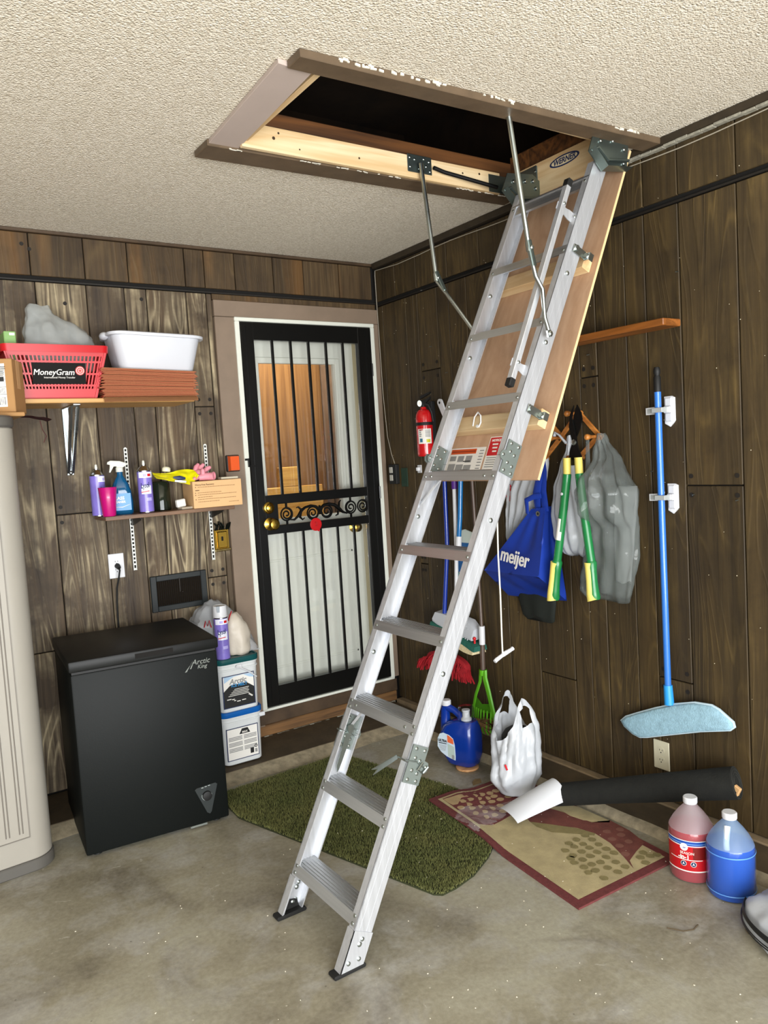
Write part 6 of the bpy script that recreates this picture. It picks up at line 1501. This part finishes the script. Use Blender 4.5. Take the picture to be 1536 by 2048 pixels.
# local: x across (left -, right +) as seen, y away
b = B().loft([jr_(.125, .085, 0, .012), jr_(.150, .105, .010, .010), jr_(.186, .122, .055, .004), jr_(.196, .126, .105, 0), jr_(.192, .124, .150, .002), jr_(.170, .112, .185, .008), jr_(.130, .092, .208, .024), jr_(.100, .08, .216, .036)])
b.tube([(-.078, 0, .150), (-.082, 0, .205), (-.080, 0, .250), (-.072, 0, .272)], [.030, .024, .022, .022], 14); b.tube([(-.070, 0, .262), (-.030, 0, .252), (.002, 0, .232), (.016, 0, .20)], [.020, .016, .018, .026], 12)
ob('bottle', b, m_jb, dj, world=False, ang=50)
ob('filler_cap', B().lathe([(.022, 0), (.023, .002), (.023, .022), (.020, .025)], T(-.073, 0, .272), 20), m_wplate, dj, world=False)
ob('spout', B().lathe([(.026, 0), (.026, .010), (.018, .018), (.017, .042), (.019, .044), (.019, .052)], T(.036, 0, .214), 20), m_wplate, dj, world=False)
g = NT('clear_cap'); gls = g.n('ShaderNodeBsdfGlossy'); gls.inputs['Roughness'].default_value = .08; tr = g.n('ShaderNodeBsdfTransparent'); tr.inputs[0].default_value = (.86, .88, .88, 1)
lw = g.n('ShaderNodeLayerWeight'); lw.inputs[0].default_value = .3; mx = g.n('ShaderNodeMixShader'); g.l(g.math('MULTIPLY', lw.outputs['Facing'], .55), mx.inputs[0]); g.l(tr.outputs[0], mx.inputs[1]); g.l(gls.outputs[0], mx.inputs[2]); g.l(mx.outputs[0], g.out.inputs[0])
ob('clear_cap', B().lathe([(.040, 0), (.041, .004), (.039, .062), (.034, .070), (.0005, .072)], T(.036, 0, .2115), 28), g.m, dj, world=False)
X = frame((-.045, -.0632, .098), (1, 0, 0), (0, 0, 1)); b = B()
oval = [(-.048, -.012), (-.045, .028), (-.032, .052), (-.012, .060), (.020, .054), (.042, .040), (.050, .010), (.052, -.045), (.050, -.064), (.030, -.060), (.0, -.052), (-.030, -.036)]
b.prism(oval, .0006, X, 0); b.prism([(.010, .018), (.044, .012), (.042, .036), (.020, .050), (.010, .052)], .0006, X, 1, z0=.0007)
b.text('ULTRA', .016, X @ T(-.018, .020, .0008), 2, off=.0008); b.box((-.018, .008, .001), (.044, .004, .0004), X, 0, 1, 2)
for i in range(5): b.box((-.018, -.002 - i * .006, .001), (.044 - i * .004, .002, .0004), X, 0, 1, 3)
b.prism([(.010, -.052), (.046, -.058), (.047, -.0), (.010, .012)], .0005, X, 4, z0=.0007); b.box((.038, -.050, .0014), (.014, .02, .0004), X, 0, 1, 3)
ob('label', b, [M('pale_blue_label', '#c2d2de', .4), M('orange_patch', '#d8643a', .4), m_ink, m_grey, M('grey_green_patch', '#aebdb6', .4)], dj, world=False, ang=0)
# white carrier bag standing on the mat
sb_ = thing('plastic_bag', 'white plastic carrier bag with red print standing between the mat and the right wall', 'bag', (-.285, -1.305, .0175))
b = B(); NA, NTt = 72, 40; gridv = []
for i in range(NTt + 1):
    t_ = i / NTt; row = []
    for k in range(NA):
        a = 2 * pi * k / NA; pk_ = abs(sin(a)) ** 2.2
        h = .235 + (.185 if sin(a) > 0 else .170) * pk_
        z = .010 + t_ * h; base_r = .066 + .036 * min(1, t_ * 4) - .004 * t_
        sh = 1 - .52 * max(0, (z - .25) / .17) ** 1.3
        f = 1 + .07 * sin(9 * a + 5 * t_) * min(1, 3 * t_) + .05 * sin(17 * a - 7 * t_) * t_
        cx_, cy_ = -.318 + .055 * min(1, z / .3), -1.318 + .035 * min(1, z / .3)
        rr2 = base_r * f
        row.append(b.bm.verts.new((cx_ + rr2 * cos(a) * (.98 if z < .25 else .98 - .25 * (z - .25) / .17), cy_ + rr2 * .96 * sin(a) * (1 if z < .25 else sh), z)))
    gridv.append(row)
for i in range(NTt):
    for k in range(NA):
        tm2 = (i + .5) / NTt; am = (2 * pi * (k + .5) / NA) % pi
        if .74 < tm2 < .93 and abs(am - pi / 2) < .36: continue
        b.bm.faces.new((gridv[i][k], gridv[i][(k + 1) % NA], gridv[i + 1][(k + 1) % NA], gridv[i + 1][k]))
b.bm.faces.new(gridv[0][::-1]); b.wrinkle(.012, 15, 6, aniso=(1, 1, .6)); b.wrinkle(.006, 34, 8, aniso=(1, 1, .5))
for v in b.bm.verts: v.co.z = max(v.co.z, .0175)
ob('film', b, m_wbag, sb_, ang=70)
ob('contents', blob([(x, y, z, rx, ry) for z, x, y, rx, ry in interp([(.18, -.268, -1.285, .06, .055), (.24, -.266, -1.285, .07, .06), (.272, -.265, -1.29, .05, .045), (.282, -.265, -1.29, .02, .02)], 8)], 20, .006, 14, 2), M('dark_contents', '#1c1a18', .8), sb_, ang=60)
ob('red_print', B().tube([(-.372, -1.300, .150), (-.376, -1.306, .128)], .006, 6, flat=(.4, 1)).tube([(-.384, -1.318, .158), (-.389, -1.33, .135), (-.386, -1.332, .118)], .008, 6, flat=(.4, 1)).tube([(-.386, -1.338, .156), (-.385, -1.35, .136)], .007, 6, flat=(.4, 1)), m_redink, sb_)
# two gallon jugs
def jug(loc, lab, liq, rz, fill, nm):
    j = thing('gallon_jug', lab, 'jug', loc, rz)
    R0 = .0755; prof = [(.060, 0), (.072, .004), (R0, .012), (R0, .150), (.0745, .165), (.070, .178), (.058, .200), (.042, .222), (.026, .240), (.020, .247), (.020, .258)]
    rfo = [r0 + (r1 - r0) * (fill - z0) / (z1 - z0) for (r0, z0), (r1, z1) in zip(prof, prof[1:]) if z0 <= fill <= z1][0]
    for part, pf, fac in (('shell', [q for q in prof if q[1] < fill] + [(rfo, fill)], .10), ('shoulder', [(rfo, fill)] + [q for q in prof if q[1] > fill], .58)):
        g = NT(nm + '_milky_' + part); g.p.inputs['Base Color'].default_value = lin('#d9c9ce' if nm == 'pink' else '#a9c6e6'); g.p.inputs['Roughness'].default_value = .3
        tr = g.n('ShaderNodeBsdfTransparent'); t2 = g.n('ShaderNodeBsdfTranslucent'); t2.inputs[0].default_value = lin('#e6d6da' if nm == 'pink' else '#b7d2ee'); m1 = g.n('ShaderNodeMixShader'); m1.inputs[0].default_value = .5
        g.l(g.p.outputs[0], m1.inputs[1]); g.l(t2.outputs[0], m1.inputs[2]); m2 = g.n('ShaderNodeMixShader'); m2.inputs[0].default_value = fac; g.l(tr.outputs[0], m2.inputs[1]); g.l(m1.outputs[0], m2.inputs[2]); g.l(m2.outputs[0], g.out.inputs[0])
        ob(part, B().lathe(pf, None, 40, caps=False), g.m, j, world=False)
    lq = [(max(.0005, r - .0022), z + .001 if i == 0 else z) for i, (r, z) in enumerate(prof) if z <= fill]; rf = None
    for (r0, z0), (r1, z1) in zip(prof, prof[1:]):
        if z0 <= fill <= z1: rf = r0 + (r1 - r0) * (fill - z0) / (z1 - z0) - .0022
    lq.append((rf, fill)); ob('liquid', B().lathe(lq, None, 40), M(nm + '_liquid', liq, .15, coat=.3), j, world=False)
    ob('cap', B().lathe([(.0225, 0), (.0235, .002), (.0235, .018), (.0205, .021)], T(0, 0, .252), 28), m_wplate, j, world=False)
    return j
j1 = jug((-.296, -2.165, .0005), 'gallon jug of pink fluid with red label by the door mat corner', '#98373e', 0, .172, 'pink')
a0 = radians(-145)
b = B().lathe([(.0762, .045), (.0762, .139)], None, 30, 0, False, a0 - 1.25, a0 + 1.6).lathe([(.0766, .140), (.0766, .148)], None, 30, 1, False, a0 - 1.25, a0 + 1.6).lathe([(.0764, .134), (.0764, .139)], None, 30, 1, False, a0 - 1.25, a0 + 1.6)
b.lathe([(.0765, .1475), (.0765, .1505)], None, 30, 2, False, a0 - 1.25, a0 + 1.6).lathe([(.0766, .1305), (.0766, .1335)], None, 30, 2, False, a0 - 1.25, a0 + 1.6).lathe([(.0766, .043), (.0766, .047)], None, 30, 2, False, a0 - 1.25, a0 + 1.6)
b.lathe([(.0768, .1385), (.0768, .1405)], None, 30, 5, False, a0 - 1.25, a0 + 1.6)
def on(a, z, r=.0768): return frame((r * cos(a), r * sin(a), z), (-sin(a), cos(a), 0), (0, 0, 1))
b.text('SEASON', .0125, on(a0 - .20, .107), 2, bend=.0768).text('-in-1', .020, on(a0 - .34, .093), 2, off=.0006, bend=.0768)
b.lathe([(.0768, .083), (.0768, .0855)], None, 16, 2, False, a0 - 1.0, a0 + .45)
b.lathe([(.0767, .087), (.0767, .128)], None, 10, 3, False, a0 + .05, a0 + .95)
b.lathe([(.013, 0), (.013, .0006)], on(a0 - .32, .128), 18, 2).text('-20F', .007, on(a0 - .32, .126, .0776), 1)
for da in (-.35, .06): b.lathe([(.0095, 0), (.0095, .0006)], on(a0 + da, .071), 16, 2).lathe([(.0082, .0007), (.0082, .001)], on(a0 + da, .071), 16, 4).prism([(0, .006), (.004, -.004), (0, -.001), (-.004, -.004)], .0004, on(a0 + da, .071), 2, z0=.0012)
ob('label', b, [M('label_red', '#b3131c', .35), M('label_blue', '#17459a', .35), m_stk, M('label_dark_red', '#6e120e', .35), m_navy, M('label_light_blue', '#7fa9dd', .35)], j1, world=False, ang=60)
j2 = jug((-.300, -2.312, .0005), 'gallon jug of blue washer fluid next to the white sack', '#0c48ac', 0, .170, 'blue')
ob('handle', B().tube([(-.050, -.020, .150), (-.050, -.018, .19), (-.026, -.008, .235)], [.010, .009, .010], 10), M('milky_white', '#dfe6f0', .4), j2, world=False)
ob('body_ring', B().lathe([(.0757, .022), (.0768, .024), (.0757, .026)], None, 40, caps=False).lathe([(.0757, .148), (.0768, .150), (.0757, .152)], None, 40, caps=False), M('pale_blue_ridge', '#5b95df', .3), j2, world=False)
# sack at the lower right corner
sk = thing('plastic_sack', 'white plastic sack with black stripe at the lower right corner of the photo', 'sack', (-.36, -2.65, 0))
b = blob([(x, y, z, rx, ry) for z, x, y, rx, ry in interp([(.0008, -.36, -2.65, .15, .205), (.02, -.36, -2.65, .178, .235), (.065, -.35, -2.65, .172, .225), (.10, -.34, -2.65, .135, .175), (.13, -.33, -2.65, .08, .11), (.142, -.33, -2.65, .03, .05)], 22)], 72, .016, 13, 9, fold=.05, nf=7)
for v in b.bm.verts: v.co.z = max(v.co.z, .0006)
ob('film', b, m_wbag, sk, ang=70)
b = B()
for (r, w, m) in ((1.0, .0075, 0), (1.0, .0022, 1), (1.0, .0016, 2)): pass
def sp2(off, zz): return [(-.36 + (.174 + off) * cos(a) * 1.01, -2.65 + (.230 + off) * sin(a) * 1.01, zz) for a in [radians(100 + 4 * k) for k in range(34)]]
b.tube(sp2(.004, .058), .010, 6, 0, flat=(1, .4)).tube(sp2(.010, .040), .002, 5, 0).tube(sp2(.0095, .032), .002, 5, 0)
ob('stripe', b, M('black_stripe', '#17181a', .4), sk, ang=60)
# small litter on the floor
rl_ = random.Random(3)
for i, (x, y, lab) in enumerate(((-.60, -2.27, 'dry curled twig on the concrete in front of the door mat'),)):
    meta(ob('twig', B().tube([(-.625, -2.30, .004), (-.60, -2.34, .003), (-.57, -2.355, .003), (-.54, -2.35, .004)], .0022, 6), M('dry_twig', '#4f4331', .9)), lab, 'twig')
for x, y, s, lab in ((-.44, -2.46, .026, 'dry brown leaf on the concrete near the white sack'), (-.365, -1.12, .035, 'dry brown leaf on the concrete left of the white bag')):
    b = B().prism([(-s, 0), (-s * .4, s * .5), (s * .5, s * .6), (s, .1 * s), (s * .3, -s * .5)], .0012, T(x, y, .002) @ R('X', 8) @ R('Z', 20)); meta(ob('dry_leaf', b, M('leaf_brown', '#6e5a3a', .9, var=.3, vs=40)), lab, 'leaf')
b = B()
for i in range(170):
    x, y = rl_.uniform(-2.1, -.25), rl_.uniform(-2.9, -1.0)
    if inside(x, y, edge): zz = .0095 + h_at(x, y)
    elif inside(x, y, turf): zz = .016
    else: zz = .0012
    s = rl_.uniform(.0010, .0028)
    b.box((x, y, zz), (s * 1.6, s, .0016), rot=R('Z', rl_.uniform(0, 180)))
meta(ob('plaster_crumbs', b, M('plaster_crumb', '#ddd6c2', .9), kind='stuff', ang=0), 'scattered white plaster crumbs over the floor and mats', 'crumbs')
